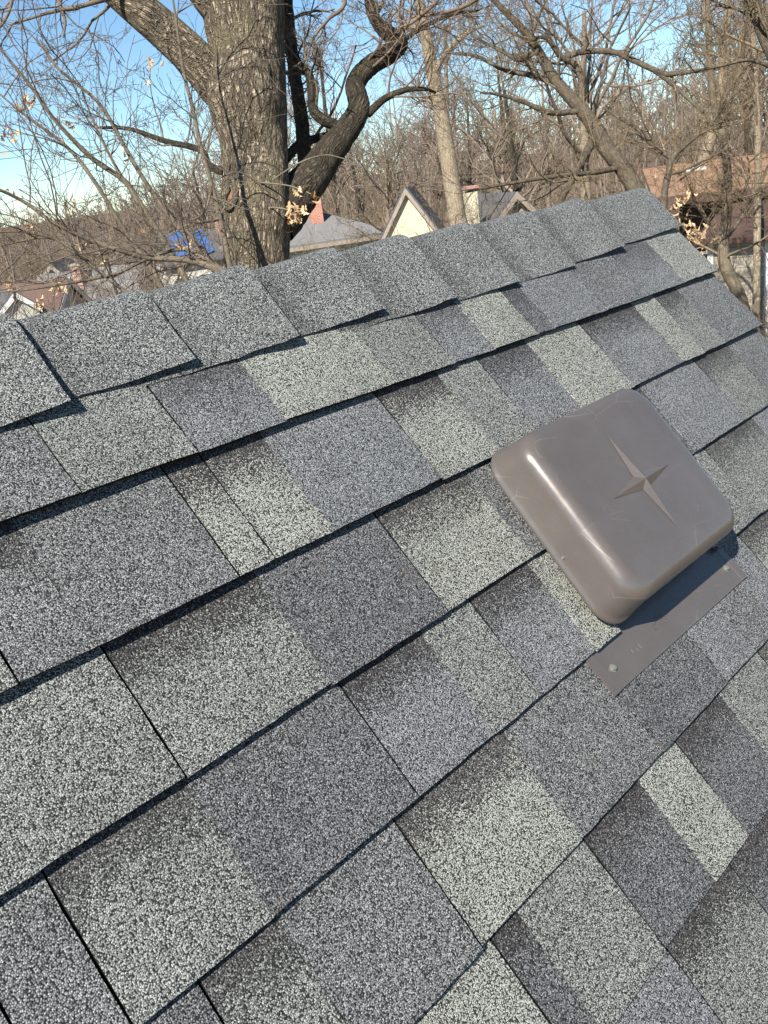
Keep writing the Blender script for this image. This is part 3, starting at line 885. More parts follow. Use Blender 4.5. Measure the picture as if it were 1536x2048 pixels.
def seeds_on(rng, P, R, num, t0, lmin, lmax, ang=55, rr=.45, up=.2, t1=1.0):
    n = len(P); t = np.sort(rng.uniform(t0, t1, num)) * (n - 1.001)
    i = t.astype(int); f = (t - i)[:, None]
    p = P[i] * (1 - f) + P[i + 1] * f; d = unit(P[i + 1] - P[i]); r = R[i] * (1 - f[:, 0]) + R[i + 1] * f[:, 0]
    q = rng.normal(0, 1, (num, 3)); side = unit(q - (q * d).sum(-1, keepdims=True) * d)
    a = np.radians(rng.normal(ang, 14, num))[:, None]
    D = unit(d * np.cos(a) + side * np.sin(a) + np.array([0, 0, up]))
    return p, D, rng.uniform(lmin, lmax, num), np.minimum(r * rr, rng.uniform(.012, .03, num))

def cat(*s): return [np.concatenate(x) for x in zip(*s)]

TW3 = [dict(n=8, wig=.17, up=.05, tip=.45, k=5, t0=.15, ang=45, lr=.55, rr=.62, sides=5),
       dict(n=6, wig=.19, up=.04, tip=.45, k=4, t0=.12, ang=45, lr=.6, rr=.62, sides=4),
       dict(n=5, wig=.16, up=.03, tip=.5, k=3, t0=.15, ang=42, lr=.7, rr=.66, sides=3, rmin=.0022),
       dict(n=4, wig=.15, up=.02, tip=.6, k=0, t0=.2, ang=40, lr=.5, rr=.6, sides=3, rmin=.0020)]

def ground_under(p): return float(ground_z(p[0], p[1]))

# --- big oak behind the ridge
rng = np.random.default_rng(11)
D0 = 9.0
base = at(513, 560, D0); gz = ground_under(base)
oak = empty('oak_tree', (base[0], base[1], gz), 'massive oak trunk with furrowed grey-brown bark rising behind the ridge', 'tree')
tr = [(513, 1500, D0 + .35, 165), (513, 900, D0 + .1, 140), (514, 560, D0, 124), (512, 430, D0, 133), (508, 310, D0, 124), (505, 205, D0, 132), (498, 110, D0, 144), (488, 30, D0, 160), (482, -80, D0 + .1, 150), (440, -260, D0 + .3, 120), (420, -520, D0 + .5, 90)]
c = resample(tr, 330); NS = 110
P = np.array([at(a, b, d) for a, b, d, w in c]); R = c[:, 3] * c[:, 2] / FPX / 2
keep = P[:, 2] > gz - .4
P, R = P[keep], R[keep]
tb = Tubes(); tb.add(P[None], R[None], NS)
V, F, uv = tb.arrays()
bumps = [(at(507, 205, D0 - .33), .13, .13), (at(500, 255, D0 - .33), .10, .07), (at(459, 395, D0 - .24), .12, .05), (at(548, 425, D0 - .26), .14, .07), (at(470, 470, D0 - .25), .16, .03), (at(560, 300, D0 - .2), .2, .03), (at(445, 190, D0 - .2), .22, .12), (at(470, 130, D0 - .25), .2, .07)]
ctr = P[np.repeat(np.arange(len(P)), NS)]
rad = unit(V - ctr)
for (q, s_, a_) in bumps:
    V = V + rad * (a_ * np.exp(-((V - q) ** 2).sum(1) / (2 * s_ * s_)))[:, None]
dsp = np.array([.022 * mnoise.noise((v[0] * 2.2, v[1] * 2.2, v[2] * 1.1)) + .014 * (abs(mnoise.noise((v[0] * 16 + 3, v[1] * 16, v[2] * 3.2))) ** .6) + .006 * mnoise.noise((v[0] * 34, v[1] * 34, v[2] * 9)) for v in V])
V = V + rad * dsp[:, None]
trunk = link('trunk', npmesh('trunk', V, F, MOAK, uv), oak, True)
# scar of a lost branch on the trunk
kn = Tubes(); aa = np.linspace(0, 2 * math.pi, 25)
cx_ = at(460, 394, D0 - .335); ex = unit(RWC @ np.array([1., 0, 0])); ey = unit(RWC @ np.array([.08, 1., 0])); en = -unit(ray(459, 392))
ring = np.array([cx_ + ex * .055 * math.cos(a) + ey * .10 * math.sin(a) + en * .01 * math.cos(2 * a) for a in aa])
kn.add(ring[None], (.034 + .008 * np.sin(aa * 3))[None], 9)
scar = link('branch_scar', kn.mesh('branch_scar', MOAK), oak, True)
dv_ = [cx_ + en * .012] + [cx_ + en * .004 + (p_ - cx_) * .95 for p_ in ring[:-1]]
link('dead_wood', pymesh('dead_wood', [p_ - np.array(oak.location) for p_ in dv_], [(0, 1 + i, 1 + (i + 1) % 24) for i in range(24)], plain('dead_wood', (.20, .12, .075), .9, .1, scale=25, var=.4)), oak)
tw = Tubes()
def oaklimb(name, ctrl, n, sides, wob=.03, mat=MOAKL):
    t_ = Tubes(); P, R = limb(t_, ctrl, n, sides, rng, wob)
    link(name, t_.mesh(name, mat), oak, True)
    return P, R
S = []
l1 = oaklimb('limb', [(530, 290, D0 + .05, 60), (490, 225, D0, 90), (440, 172, D0 - .08, 88), (390, 118, D0 - .2, 78), (330, 62, D0 - .3, 74), (258, 0, D0 - .4, 70), (170, -80, D0 - .3, 64), (60, -190, D0, 50), (-80, -300, D0 + .4, 30)], 60, 40, .0, MOAK)
S.append(seeds_on(rng, *l1, 4, .6, 1.2, 2.4, up=.3))
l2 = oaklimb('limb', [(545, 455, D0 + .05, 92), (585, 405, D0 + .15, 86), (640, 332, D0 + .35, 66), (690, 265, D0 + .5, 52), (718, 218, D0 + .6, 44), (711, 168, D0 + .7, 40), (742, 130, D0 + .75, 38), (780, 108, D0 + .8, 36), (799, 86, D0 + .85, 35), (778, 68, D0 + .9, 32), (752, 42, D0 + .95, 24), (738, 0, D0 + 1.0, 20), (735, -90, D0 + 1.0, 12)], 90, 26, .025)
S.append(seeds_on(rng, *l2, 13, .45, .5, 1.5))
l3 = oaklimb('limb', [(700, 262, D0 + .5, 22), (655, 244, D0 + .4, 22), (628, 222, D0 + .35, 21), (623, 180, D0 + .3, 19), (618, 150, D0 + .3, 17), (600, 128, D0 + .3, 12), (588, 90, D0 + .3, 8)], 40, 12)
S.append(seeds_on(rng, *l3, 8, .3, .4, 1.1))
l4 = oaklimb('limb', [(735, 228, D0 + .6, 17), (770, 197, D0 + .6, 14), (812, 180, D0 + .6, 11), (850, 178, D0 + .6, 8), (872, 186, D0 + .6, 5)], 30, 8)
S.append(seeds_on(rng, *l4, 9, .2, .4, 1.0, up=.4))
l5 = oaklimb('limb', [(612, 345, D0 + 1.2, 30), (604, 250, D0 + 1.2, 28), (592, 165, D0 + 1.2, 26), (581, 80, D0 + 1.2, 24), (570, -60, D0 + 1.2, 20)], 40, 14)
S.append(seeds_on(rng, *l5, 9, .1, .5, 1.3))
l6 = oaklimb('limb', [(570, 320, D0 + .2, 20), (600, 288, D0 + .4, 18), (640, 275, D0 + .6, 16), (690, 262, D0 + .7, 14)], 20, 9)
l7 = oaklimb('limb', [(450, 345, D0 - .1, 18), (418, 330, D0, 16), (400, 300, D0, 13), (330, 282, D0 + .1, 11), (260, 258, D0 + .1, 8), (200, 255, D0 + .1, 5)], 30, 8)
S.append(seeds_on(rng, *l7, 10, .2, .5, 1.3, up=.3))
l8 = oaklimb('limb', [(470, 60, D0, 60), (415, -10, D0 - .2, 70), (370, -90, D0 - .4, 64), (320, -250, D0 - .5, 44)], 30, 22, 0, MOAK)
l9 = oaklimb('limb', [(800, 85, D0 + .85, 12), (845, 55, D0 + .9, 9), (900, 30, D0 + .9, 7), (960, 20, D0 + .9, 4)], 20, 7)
S.append(seeds_on(rng, *l9, 8, .2, .4, 1.0, up=0))
# boughs that hang into the picture from above, left
for cc in ([(330, -120, 8.6, 16), (240, -20, 8.4, 12), (170, 10, 8.3, 9), (100, 25, 8.3, 7), (20, 50, 8.3, 4)],
           [(200, -140, 8.4, 14), (150, -40, 8.3, 11), (120, 0, 8.3, 9), (130, 40, 8.3, 6), (127, 75, 8.3, 4)],
           [(60, -120, 8.2, 12), (30, -20, 8.2, 8), (10, 40, 8.2, 6), (-30, 80, 8.2, 4)],
           [(640, -90, 9.2, 12), (690, 0, 9.2, 9), (655, 40, 9.2, 7), (625, 80, 9.2, 5), (612, 130, 9.2, 3)],
           [(900, -90, 9.5, 12), (880, -10, 9.4, 9), (830, 40, 9.4, 7), (800, 55, 9.4, 4)],
           [(1000, -60, 9.6, 12), (950, 0, 9.6, 9), (890, 25, 9.5, 7), (820, 35, 9.5, 5)]):
    P_, R_ = limb(tw, cc, 22, 7, rng, .1); S.append(seeds_on(rng, P_, R_, 4, .3, .35, 1.0, up=-.1))
s_ = cat(*S)
grow(tw, rng, s_[0], s_[1], s_[2], np.maximum(s_[3] * .75, .008), TW3)
link('crown', tw.mesh('crown', MTW), oak, True)

# --- slim pale trunk
rng = np.random.default_rng(21)
def guided_tree(name, label, d, trunk_ctrl, limbs, mat, twmat, nsd, lev=TW3, seedspec=(14, .3, .6, 1.8), sides=18, rootx=None, group=None, rs=.8, cat_='tree'):
    a = trunk_ctrl[0]
    b = at(a[0], a[1], a[2])
    gz = ground_under(b)
    o = empty(name, (b[0], b[1], gz), label, cat_, group)
    tb = Tubes()
    P, R = limb(tb, trunk_ctrl, 60, sides, rng, .018)
    # straight root part down to the ground
    if b[2] > gz:
        q = np.linspace(0, 1, 10)[:, None]
        g0 = np.array([b[0], b[1], gz - .3]) + (P[0] - P[3]) * np.array([1, 1, 0]) * .6
        Pr = P[0] + (g0 - P[0]) * q; Rr = R[0] * (1 + .35 * q[:, 0] ** 2)
        tb.add(Pr[None], Rr[None], sides)
    link('trunk', tb.mesh('trunk', mat), o, True)
    S = []
    if seedspec[0]: S.append(seeds_on(rng, P, R, seedspec[0], seedspec[1], seedspec[2], seedspec[3]))
    tw = Tubes()
    for cc in limbs:
        t2 = Tubes(); P2, R2 = limb(t2, cc, 34, 9, rng, .05)
        link('limb', t2.mesh('limb', mat), o, True)
        S.append(seeds_on(rng, P2, R2, nsd, .12, seedspec[2] * .6, seedspec[3] * .75))
    if S:
        s_ = cat(*S)
        grow(tw, rng, s_[0], s_[1], s_[2], np.maximum(s_[3] * rs, .006), lev)
        link('crown', tw.mesh('crown', twmat), o, True)
    return o

guided_tree('slim_tree', 'slim pale trunk leaning left between the two gables', 19, [(925, 480, 19, 37), (912, 420, 19, 35), (898, 330, 19, 33), (884, 240, 19, 30), (868, 160, 19, 27), (855, 90, 19, 24), (838, 0, 19, 21), (820, -120, 19, 20)],
    [[(868, 150, 19, 12), (890, 110, 18.8, 10), (930, 70, 18.6, 8), (970, 50, 18.5, 5)], [(852, 70, 19, 12), (830, 55, 19, 10), (800, 60, 19.2, 7), (770, 90, 19.2, 4)], [(880, 215, 19, 9), (850, 200, 19, 7), (830, 210, 19, 4)]],
    MPALE, MTW, 7, seedspec=(6, .65, .8, 2.2))

# --- dark crooked tree on the right
guided_tree('crooked_tree', 'dark crooked tree leaning left behind the end of the ridge', 14, [(1275, 385, 14, 34), (1248, 340, 14, 33), (1215, 300, 14, 32), (1195, 262, 14, 30), (1165, 222, 14, 27), (1136, 190, 14, 24), (1104, 150, 14, 21), (1075, 100, 14, 18), (1048, 62, 14, 15), (1005, 18, 14, 12), (950, -40, 14, 8)],
    [[(1185, 258, 14, 16), (1164, 215, 14, 16), (1163, 165, 14, 14), (1150, 130, 14, 12), (1120, 112, 13.9, 10), (1090, 75, 13.8, 8), (1050, 85, 13.8, 5)],
     [(1185, 285, 14, 18), (1170, 310, 13.8, 16), (1152, 345, 13.6, 15), (1130, 385, 13.4, 14), (1112, 420, 13.3, 13)],
     [(1118, 168, 14, 12), (1060, 150, 14.2, 11), (1010, 140, 14.3, 9), (950, 112, 14.4, 7), (890, 105, 14.5, 4)],
     [(1165, 222, 14, 12), (1100, 225, 13.8, 11), (1050, 205, 13.7, 9), (1000, 190, 13.6, 6), (960, 185, 13.5, 4)],
     [(1120, 118, 14, 11), (1165, 104, 13.9, 11), (1221, 103, 13.8, 11), (1262, 118, 13.7, 11), (1300, 136, 13.6, 11), (1335, 148, 13.5, 10), (1390, 142, 13.4, 8), (1450, 135, 13.3, 5)],
     [(1300, 136, 13.6, 8), (1340, 165, 13.5, 8), (1385, 205, 13.4, 7), (1420, 240, 13.3, 5)],
     [(1240, 335, 14, 12), (1190, 345, 13.7, 10), (1130, 350, 13.5, 9), (1060, 360, 13.4, 8), (990, 372, 13.3, 6), (930, 385, 13.2, 4)],
     [(1075, 100, 14, 11), (1040, 120, 13.9, 9), (1000, 100, 13.9, 7), (940, 70, 13.9, 4)]],
    MDK, MTWO, 10, seedspec=(10, .3, .7, 1.9))

# --- small dark tree right of the ridge end
guided_tree('forked_sapling', 'small dark forked tree just right of the ridge end', 11, [(1328, 420, 11, 14), (1329, 385, 11, 14), (1336, 350, 11, 13), (1344, 318, 11, 12), (1368, 293, 11, 9), (1400, 268, 11, 7), (1440, 245, 11, 5), (1490, 235, 11, 3)],
    [[(1344, 318, 11, 11), (1322, 302, 11, 10), (1300, 285, 11, 9), (1275, 258, 11, 8), (1243, 238, 11, 7), (1205, 215, 11, 4)],
     [(1420, 255, 11, 6), (1435, 230, 11, 5), (1470, 190, 11, 4), (1500, 170, 11, 3)],
     [(1336, 350, 11, 6), (1370, 340, 11, 5), (1410, 320, 11, 4), (1450, 300, 11, 3)]],
    MDK, MTWO, 10, seedspec=(12, .4, .4, 1.1), sides=10)

# --- trunks at the right edge
guided_tree('mossy_tree', 'grey-green bent trunk at right in front of brown house', 12, [(1500, 660, 12, 24), (1478, 590, 12, 24), (1452, 535, 12, 24), (1446, 490, 12, 22), (1452, 440, 12, 20), (1456, 370, 12, 17), (1451, 310, 12, 16), (1442, 260, 12, 15), (1428, 210, 12, 14), (1420, 120, 12, 12), (1416, 20, 12, 10), (1410, -60, 12, 8)],
    [[(1450, 500, 12, 9), (1420, 455, 11.9, 8), (1400, 420, 11.8, 6), (1385, 390, 11.7, 4)], [(1450, 480, 12, 8), (1480, 440, 12.1, 7), (1510, 390, 12.2, 6), (1536, 330, 12.3, 4)],
     [(1432, 225, 12, 10), (1470, 160, 12.2, 8), (1500, 130, 12.3, 6), (1550, 112, 12.4, 4)], [(1448, 300, 12, 8), (1400, 330, 11.8, 6), (1360, 360, 11.7, 4)]],
    MSAP, MTWO, 9, seedspec=(14, .2, .5, 1.3), sides=14)
guided_tree('grey_pole_tree', 'straight thin pale trunk at the right edge', 15, [(1512, 680, 15, 15), (1513, 560, 15, 15), (1515, 420, 15, 14), (1516, 300, 15, 13), (1512, 180, 15, 11), (1505, 40, 15, 9), (1500, -60, 15, 7)],
    [[(1515, 400, 15, 7), (1480, 340, 15, 6), (1440, 300, 15, 4)]], MPALE, MTW, 8, seedspec=(14, .2, .6, 1.6), sides=12)
guided_tree('tall_grey_tree', 'tall pale grey tree with upright limbs at upper right', 30, [(1398, 380, 30, 24), (1408, 320, 30, 24), (1425, 260, 30, 23), (1440, 200, 30, 22), (1448, 120, 30, 19), (1455, 30, 30, 16), (1460, -80, 30, 12)],
    [[(1435, 215, 30, 14), (1420, 150, 30, 12), (1415, 60, 30, 10), (1405, -40, 30, 7)], [(1440, 195, 30, 14), (1475, 120, 30, 12), (1490, 40, 30, 10), (1500, -60, 30, 6)], [(1445, 140, 30, 10), (1500, 80, 30, 8), (1530, 20, 30, 5)]],
    MPALE, MTWF, 14, seedspec=(22, .3, 1.2, 3.0), sides=12, rs=1.3)
guided_tree('near_bough_tree', 'dark bough dipping in at the top right corner', 8, [(1640, 330, 8, 30), (1590, 200, 8, 28), (1545, 110, 8, 25), (1515, 40, 8, 22), (1490, -40, 8, 18), (1470, -140, 8, 12)],
    [[(1560, 140, 8, 10), (1500, 120, 8, 8), (1440, 132, 8, 6), (1380, 145, 8, 4)], [(1520, 50, 8, 9), (1480, 20, 8, 7), (1430, 10, 8, 4)]],
    MDK, MTWO, 9, seedspec=(8, .3, .4, 1.0), sides=12)

# --- stems left of the oak
guided_tree('leaning_sapling', 'leaning many-stemmed sapling against the sky left of the oak', 7.5, [(385, 590, 7.5, 15), (370, 555, 7.5, 14), (320, 470, 7.5, 13), (277, 403, 7.5, 12), (247, 360, 7.5, 11), (180, 313, 7.4, 10), (110, 240, 7.3, 8), (67, 180, 7.2, 7), (0, 97, 7.1, 5), (-50, 40, 7, 3)],
    [[(440, 560, 7.6, 13), (410, 510, 7.6, 12), (367, 467, 7.6, 10), (310, 393, 7.6, 9), (260, 313, 7.6, 8), (203, 213, 7.6, 7), (150, 165, 7.6, 6), (110, 130, 7.6, 5), (80, 80, 7.6, 3)],
     [(330, 590, 7.4, 11), (305, 540, 7.4, 10), (253, 467, 7.4, 9), (187, 360, 7.3, 8), (133, 293, 7.3, 7), (50, 230, 7.2, 5), (-10, 180, 7.2, 3)],
     [(277, 403, 7.5, 8), (230, 330, 7.6, 6), (190, 250, 7.7, 5), (170, 200, 7.7, 3)]],
    MSAP, MTW, 9, lev=TW3[1:], seedspec=(12, .3, .5, 1.5), sides=10, rs=.5)
guided_tree('upright_sapling', 'thin upright stem standing close beside oak trunk', 8, [(466, 590, 8, 13), (462, 545, 8, 12), (447, 467, 8, 11), (423, 367, 8, 10), (403, 300, 8, 9), (385, 215, 8, 8), (367, 143, 8, 7), (352, 40, 8, 5), (340, -40, 8, 3)],
    [[(425, 370, 8, 6), (410, 420, 7.9, 5), (380, 440, 7.9, 4), (330, 430, 7.8, 3)], [(440, 440, 8, 5), (390, 445, 7.8, 4), (330, 432, 7.7, 3)]],
    MSAP, MTW, 6, lev=TW3[1:], seedspec=(12, .25, .4, 1.2), sides=10, rs=.45)
guided_tree('arching_sapling', 'low arching dark stems crossing the houses at left', 6.5, [(455, 560, 6.5, 18), (425, 535, 6.5, 14), (370, 520, 6.5, 12), (293, 515, 6.5, 11), (230, 497, 6.4, 10), (180, 480, 6.4, 9), (110, 447, 6.3, 8), (50, 405, 6.3, 7), (0, 380, 6.2, 6), (-40, 365, 6.2, 4)],
    [[(440, 545, 6.6, 11), (390, 505, 6.6, 10), (347, 500, 6.6, 8), (290, 520, 6.5, 7), (230, 548, 6.4, 6), (130, 568, 6.3, 5), (50, 580, 6.2, 4), (0, 584, 6.2, 3)],
     [(270, 600, 6.4, 9), (240, 575, 6.4, 8), (183, 530, 6.4, 7), (140, 495, 6.3, 6), (90, 475, 6.3, 5), (0, 492, 6.2, 3)],
     [(450, 545, 6.5, 12), (420, 520, 6.5, 10), (390, 480, 6.5, 8), (360, 450, 6.5, 5)]],
    MSAP, MTW, 10, lev=TW3[1:], seedspec=(16, .2, .4, 1.2), sides=10, rs=.45)

# --- the bare trees of the neighbourhood: six grown forms, copied
def proto(seed, H, kind):
    r = np.random.default_rng(seed)
    tr, tw = Tubes(), Tubes()
    n = 26
    z = np.linspace(0, H * (.62 if kind == 'spread' else .88), n)
    P = np.stack([np.cumsum(r.normal(0, .03 * H / 26, n)) + r.normal(0, .04) * z, np.cumsum(r.normal(0, .03 * H / 26, n)) + r.normal(0, .04) * z, z], 1)
    P -= P[0] * np.array([1, 1, 0])
    R0 = H * .017
    R = R0 * (1 - .75 * np.linspace(0, 1, n)) * (1 + .5 * np.exp(-z / .5))
    tr.add(P[None], R[None], 12)
    nb = 15 if kind == 'spread' else 20
    p, D, L, rr = seeds_on(r, P, R, nb, .25, H * .16, H * .42 if kind == 'spread' else H * .27, ang=58 if kind == 'spread' else 40, rr=.6, up=.25)
    i = np.clip((p[:, 2] / z[-1] * n).astype(int), 0, n - 1)
    rad = R[i] * r.uniform(.4, .62, nb)
    lv = [dict(n=9, wig=.15, up=.07, tip=.35, k=7, t0=.2, ang=46, lr=.5, rr=.62, sides=6),
          dict(n=6, wig=.15, up=.05, tip=.4, k=5, t0=.12, ang=46, lr=.5, rr=.6, sides=4),
          dict(n=4, wig=.17, up=.05, tip=.45, k=4, t0=.12, ang=44, lr=.6, rr=.62, sides=3, rmin=.008),
          dict(n=3, wig=.17, up=.04, tip=.6, k=0, t0=.2, ang=40, lr=.5, rr=.6, sides=3, rmin=.006)]
    grow(tw, r, p, D, L, rad, lv)
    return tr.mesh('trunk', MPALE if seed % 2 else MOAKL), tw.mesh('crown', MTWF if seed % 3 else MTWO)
PROT = [proto(31, 15, 'spread'), proto(32, 17, 'tall'), proto(33, 13, 'spread'), proto(34, 16, 'spread'), proto(35, 18, 'tall'), proto(37, 14, 'tall')]
def place(pi, px, d, sc, rz, label, group, name='bare_tree'):
    b = at(px, 346 - (px - 768) * .134, d)
    o = empty(name, (b[0], b[1], ground_under(b) - .1), label, 'tree', group, rz)
    o.scale = (sc, sc, sc)
    for nm, me in zip(('trunk', 'crown'), PROT[pi]): link(nm, me, o)
    return o
rr_ = random.Random(9)
mid = [(1160, 34, 0, 1.2), (1040, 40, 3, .95), (985, 46, 2, 1.1), (870, 44, 4, .8), (780, 56, 0, .85), (720, 62, 3, .95), (660, 58, 1, .95), (560, 60, 0, 1.05), (410, 68, 3, 1.0), (320, 70, 2, 1.0), (235, 60, 0, .75), (150, 66, 3, .7), (60, 58, 2, .75), (1240, 48, 2, .7), (1500, 44, 1, 1.0), (1560, 50, 0, 1.1), (1090, 58, 5, .9), (930, 64, 1, .75), (640, 74, 4, .75), (470, 70, 1, .75), (10, 72, 4, .65), (100, 46, 2, .85), (205, 42, 3, .72), (290, 45, 0, .74), (445, 52, 3, .85), (755, 44, 2, .85), (1020, 60, 1, .85)]
HINT = {100: 'nearer bare tree between white house and red-brown roof', 205: 'nearer bare tree left of the grey roof with red chimney', 290: 'nearer bare tree between grey roof and blue tarp', 445: 'nearer bare tree between blue tarp and oak trunk', 755: 'nearer bare tree left of the cream gable', 1020: 'far straight bare tree above the tan gable',
        1160: 'tall bare tree with upswept limbs behind the dark crooked tree', 1040: 'spreading bare tree right of the tan gable', 985: 'bare tree rising directly behind the tan gable', 870: 'bare tree just left of the slim pale trunk',
        780: 'bare tree between hip roof and cream gable', 720: 'bare tree behind the right slope of the grey hip roof', 660: 'bare tree behind the red brick chimney', 560: 'bare tree hidden mostly by the oak trunk', 410: 'bare tree behind the right end of the blue tarp', 320: 'bare tree behind the left end of the blue tarp',
        235: 'bare tree behind the grey roof at left', 150: 'bare tree behind the red-brown roof at left', 60: 'bare tree behind the white house at the left edge', 1240: 'small bare tree above the end of the ridge', 1500: 'bare tree behind the brown house near the right edge', 1560: 'bare tree cut off by the right edge',
        1090: 'slender far bare tree left of the dark crooked tree', 930: 'slender far bare tree above the cream chimney stack', 640: 'slender far bare tree right of the oak trunk', 470: 'slender far bare tree left of the oak trunk', 10: 'slender far bare tree at the left edge'}
for (px, d, pi, sc_) in mid:
    place(pi, px, d, sc_, rr_.uniform(0, 6.28), HINT[px], 'bare trees behind the houses')

# far woods: read as one mass of trunks and twigs
rng = np.random.default_rng(77)
fw = Tubes(); B = 820
dd = 66 + 170 * rng.uniform(0, 1, B) ** 1.2; q = rng.uniform(-.62, .62, B)
X = CAMLOC[0] + FWD[0] * dd + RGT[0] * dd * q; Y = CAMLOC[1] + FWD[1] * dd + RGT[1] * dd * q
Z = ground_z(X, Y)
H = rng.uniform(7, 12.5, B) * np.where(q < -.15, .9, 1.0)
base = np.stack([X, Y, Z], 1)
for d0, d1, rm in ((0, 95, .017), (95, 150, .028), (150, 400, .045)):
    k_ = (dd >= d0) & (dd < d1); nb_ = int(k_.sum())
    grow(fw, rng, base[k_], np.stack([rng.normal(0, .06, nb_), rng.normal(0, .06, nb_), np.ones(nb_)], 1), H[k_], H[k_] * .015,
     [dict(n=6, wig=.05, up=.05, tip=.3, k=9, t0=.12, ang=50, lr=.36, rr=.5, sides=4),
      dict(n=4, wig=.18, up=.08, tip=.4, k=6, t0=.1, ang=46, lr=.6, rr=.6, sides=3, rmin=rm * 1.3),
      dict(n=3, wig=.22, up=.04, tip=.6, k=0, t0=.15, ang=44, lr=.6, rr=.7, sides=3, rmin=rm)])
tag(link('far_woods', fw.mesh('far_woods', MTWF)), 'brown leafless woods filling the background below the sky', 'woods', kind='stuff')

# thickets: dense bare brush round the houses
def brush(seed, n, h, spread):
    r = np.random.default_rng(seed); tb = Tubes()
    p = np.stack([r.normal(0, spread, n), r.normal(0, spread, n), np.full(n, -.1)], 1)
    D = np.stack([r.normal(0, .35, n), r.normal(0, .35, n), np.ones(n)], 1)
    grow(tb, r, p, D, r.uniform(.6, 1.0, n) * h, r.uniform(.008, .02, n),
         [dict(n=7, wig=.13, up=.06, tip=.4, k=7, t0=.2, ang=38, lr=.5, rr=.6, sides=4, rmin=.005), dict(n=5, wig=.2, up=.05, tip=.5, k=5, t0=.15, ang=42, lr=.5, rr=.7, sides=3, rmin=.004), dict(n=4, wig=.2, up=.04, tip=.6, k=0, t0=.2, ang=40, lr=.5, rr=.6, sides=3, rmin=.0035)])
    return tb.mesh('branches', MTWO if seed % 2 else MTWF)
BR = [brush(51, 34, 3.6, .8), brush(52, 30, 4.4, 1.0), brush(53, 40, 3.0, .9)]
spots = [(90, 20, 1, 1.35), (190, 22, 0, 1.6), (280, 24, 1, 1.35), (370, 21, 0, 1.55), (1360, 12.5, 0, 1.2), (1450, 14, 0, 1.2), (1540, 13, 2, 1.4), (1385, 14, 0, 1.15), (1425, 16, 1, 1.0), (1470, 13, 2, 1.3), (1520, 15, 0, 1.2), (1400, 20, 1, 1.0), (1560, 12, 1, 1.0), (1180, 24, 1, 1.25), (1100, 27, 0, 1.5), (1040, 28, 1, 1.3), (980, 30, 2, 1.7), (880, 34, 1, 1.3), (850, 48, 0, 1.6), (730, 52, 1, 1.4), (600, 40, 0, 1.3), (285, 64, 1, 1.4), (200, 30, 0, 1.0), (120, 28, 2, 1.1), (30, 30, 1, .9), (60, 24, 0, .9)]
for (px, d, bi, sc_) in spots:
    b = at(px, 346 - (px - 768) * .134, d)
    right = px > 1300
    o = empty('brush', (b[0], b[1], ground_under(b)), 'tangled bare brush beside the brown house at right' if right else ('tangled bare brush low behind the ridge near the gables' if px > 560 else 'tangled bare brush among the roofs at left'), 'shrub',
              'brush at right' if right else ('brush near the gables' if px > 560 else 'brush at left'), rr_.uniform(0, 6.28))
    o.scale = (sc_,) * 3
    link('branches', BR[bi], o)

# ------------------------------------------------------------------ dry leaves still hanging
def leaf_mesh(seed, L):
    r = random.Random(seed)
    out = [(0, 0)]
    left, right = [], []
    for i, (y, w) in enumerate([(.08, .05), (.2, .22), (.28, .10), (.42, .33), (.52, .13), (.66, .30), (.75, .11), (.88, .16), (1.0, .0)]):
        w *= r.uniform(.8, 1.2); right.append((w, y)); left.append((-w * r.uniform(.85, 1.1), y))
    pts = [(0, 0)] + right + left[::-1][1:]
    cx = [(0, y) for y in (.2, .42, .66, .88)]
    cv = r.uniform(.5, 1.4)
    v = [(x * L, y * L, L * (abs(x) * cv - .5 * cv * y * y) + r.uniform(-.02, .02) * L) for x, y in pts]
    mid_ = len(v)
    spine = [(0, y * L, L * (-.5 * cv * y * y) - .01 * L) for y in (0, .08, .2, .28, .42, .52, .66, .75, .88, 1.0)]
    v = []
    for (x, y) in [(0, 0)] + right: v.append((x * L, y * L, L * (abs(x) * cv - .5 * cv * y * y)))
    for (x, y) in [(0, 0)] + left: v.append((x * L, y * L, L * (abs(x) * cv * .8 - .5 * cv * y * y)))
    nn = len(right) + 1
    v += spine
    f = []
    for i in range(nn - 1):
        f.append((2 * nn + i, i, i + 1, 2 * nn + i + 1)); f.append((2 * nn + i, 2 * nn + i + 1, nn + i + 1, nn + i))
    me = pymesh('leaf', v, f, MLEAF, True)
    return me
LM = [leaf_mesh(i, 1.0) for i in range(5)]
lr = random.Random(4)
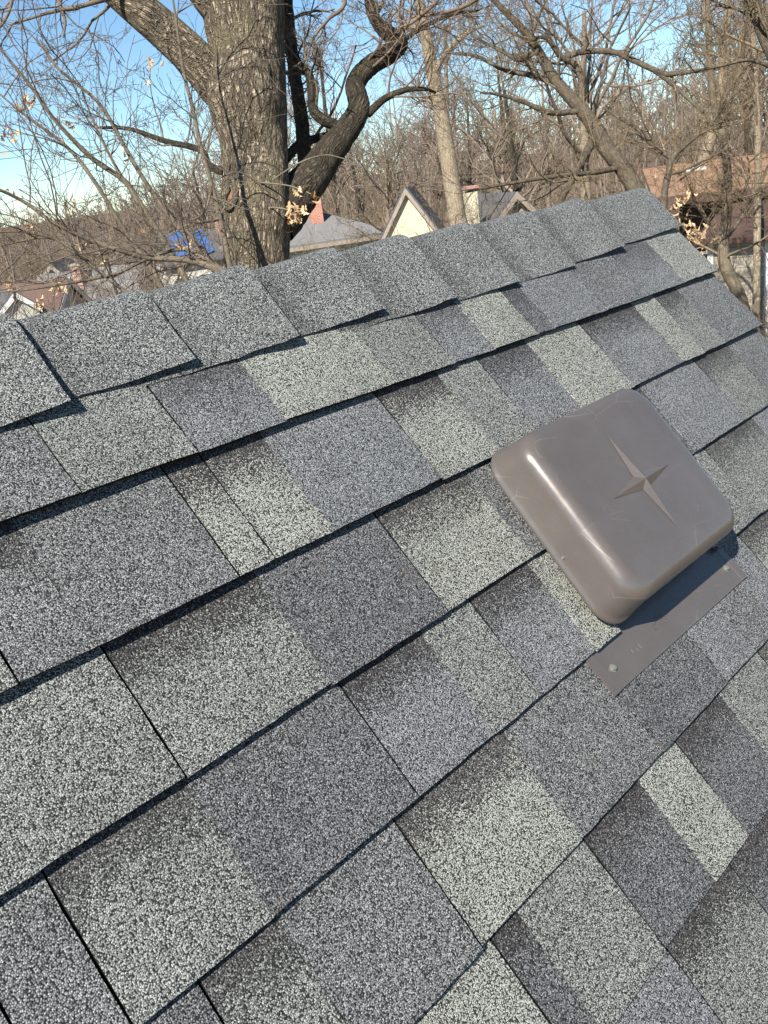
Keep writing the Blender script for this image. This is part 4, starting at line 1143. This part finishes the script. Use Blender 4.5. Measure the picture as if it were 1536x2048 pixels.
def cluster(parent, px, py, d, n, spread, size, name='leaf'):
    off = Vector(parent.location)
    for _ in range(n):
        p = Vector(at(px + lr.gauss(0, spread), py + lr.gauss(0, spread), d + lr.gauss(0, spread * d / FPX)))
        o = link(name, lr.choice(LM), parent); o.location = p - off
        s = size * lr.uniform(.7, 1.25)
        o.scale = (s, s, s); o.rotation_euler = (lr.uniform(1.2, 4.4), lr.uniform(-.8, .8), lr.uniform(0, 6.28))
OB = bpy.data.objects
cluster(oak, 590, 432, 8.4, 24, 9, .085)
cluster(oak, 632, 396, 8.5, 5, 5, .085); cluster(oak, 604, 384, 8.5, 4, 5, .08)
tw2 = Tubes()
limb(tw2, [(540, 415, 8.65, 4), (570, 418, 8.5, 3.5), (592, 428, 8.4, 2.5)], 10, 5); limb(tw2, [(520, 365, 8.66, 4), (580, 372, 8.55, 3), (632, 392, 8.5, 2.5)], 10, 5)
limb(tw2, [(545, 360, 8.6, 4), (600, 325, 8.4, 3), (650, 310, 8.3, 2.5), (690, 318, 8.3, 2)], 12, 5); limb(tw2, [(540, 385, 8.6, 4), (480, 345, 8.4, 3), (430, 360, 8.3, 2)], 12, 5)
link('twig', tw2.mesh('twig', MTWO), oak, True)
sap = OB['leaning_sapling']; arc = OB['arching_sapling']
cluster(sap, 54, 210, 7.2, 12, 8, .06); cluster(sap, 16, 283, 7.2, 10, 9, .06); cluster(sap, 130, 247, 7.3, 7, 9, .055); cluster(sap, 305, 143, 7.6, 6, 8, .06); cluster(sap, 246, 312, 7.5, 4, 6, .055)
for (x, y, n) in ((20, 395, 4), (150, 415, 5), (285, 455, 5), (65, 455, 4), (118, 575, 8), (80, 610, 6), (25, 575, 5), (205, 520, 5), (165, 490, 4), (370, 500, 4)): cluster(arc, x, y, 6.4, n, 8, .05)
fk = OB['forked_sapling']
cluster(fk, 1368, 400, 10.6, 18, 12, .07); cluster(fk, 1385, 468, 10.6, 40, 18, .07); cluster(fk, 1415, 482, 10.6, 18, 14, .065); cluster(fk, 1345, 420, 10.8, 10, 10, .05); cluster(fk, 1310, 352, 10.8, 4, 5, .05)
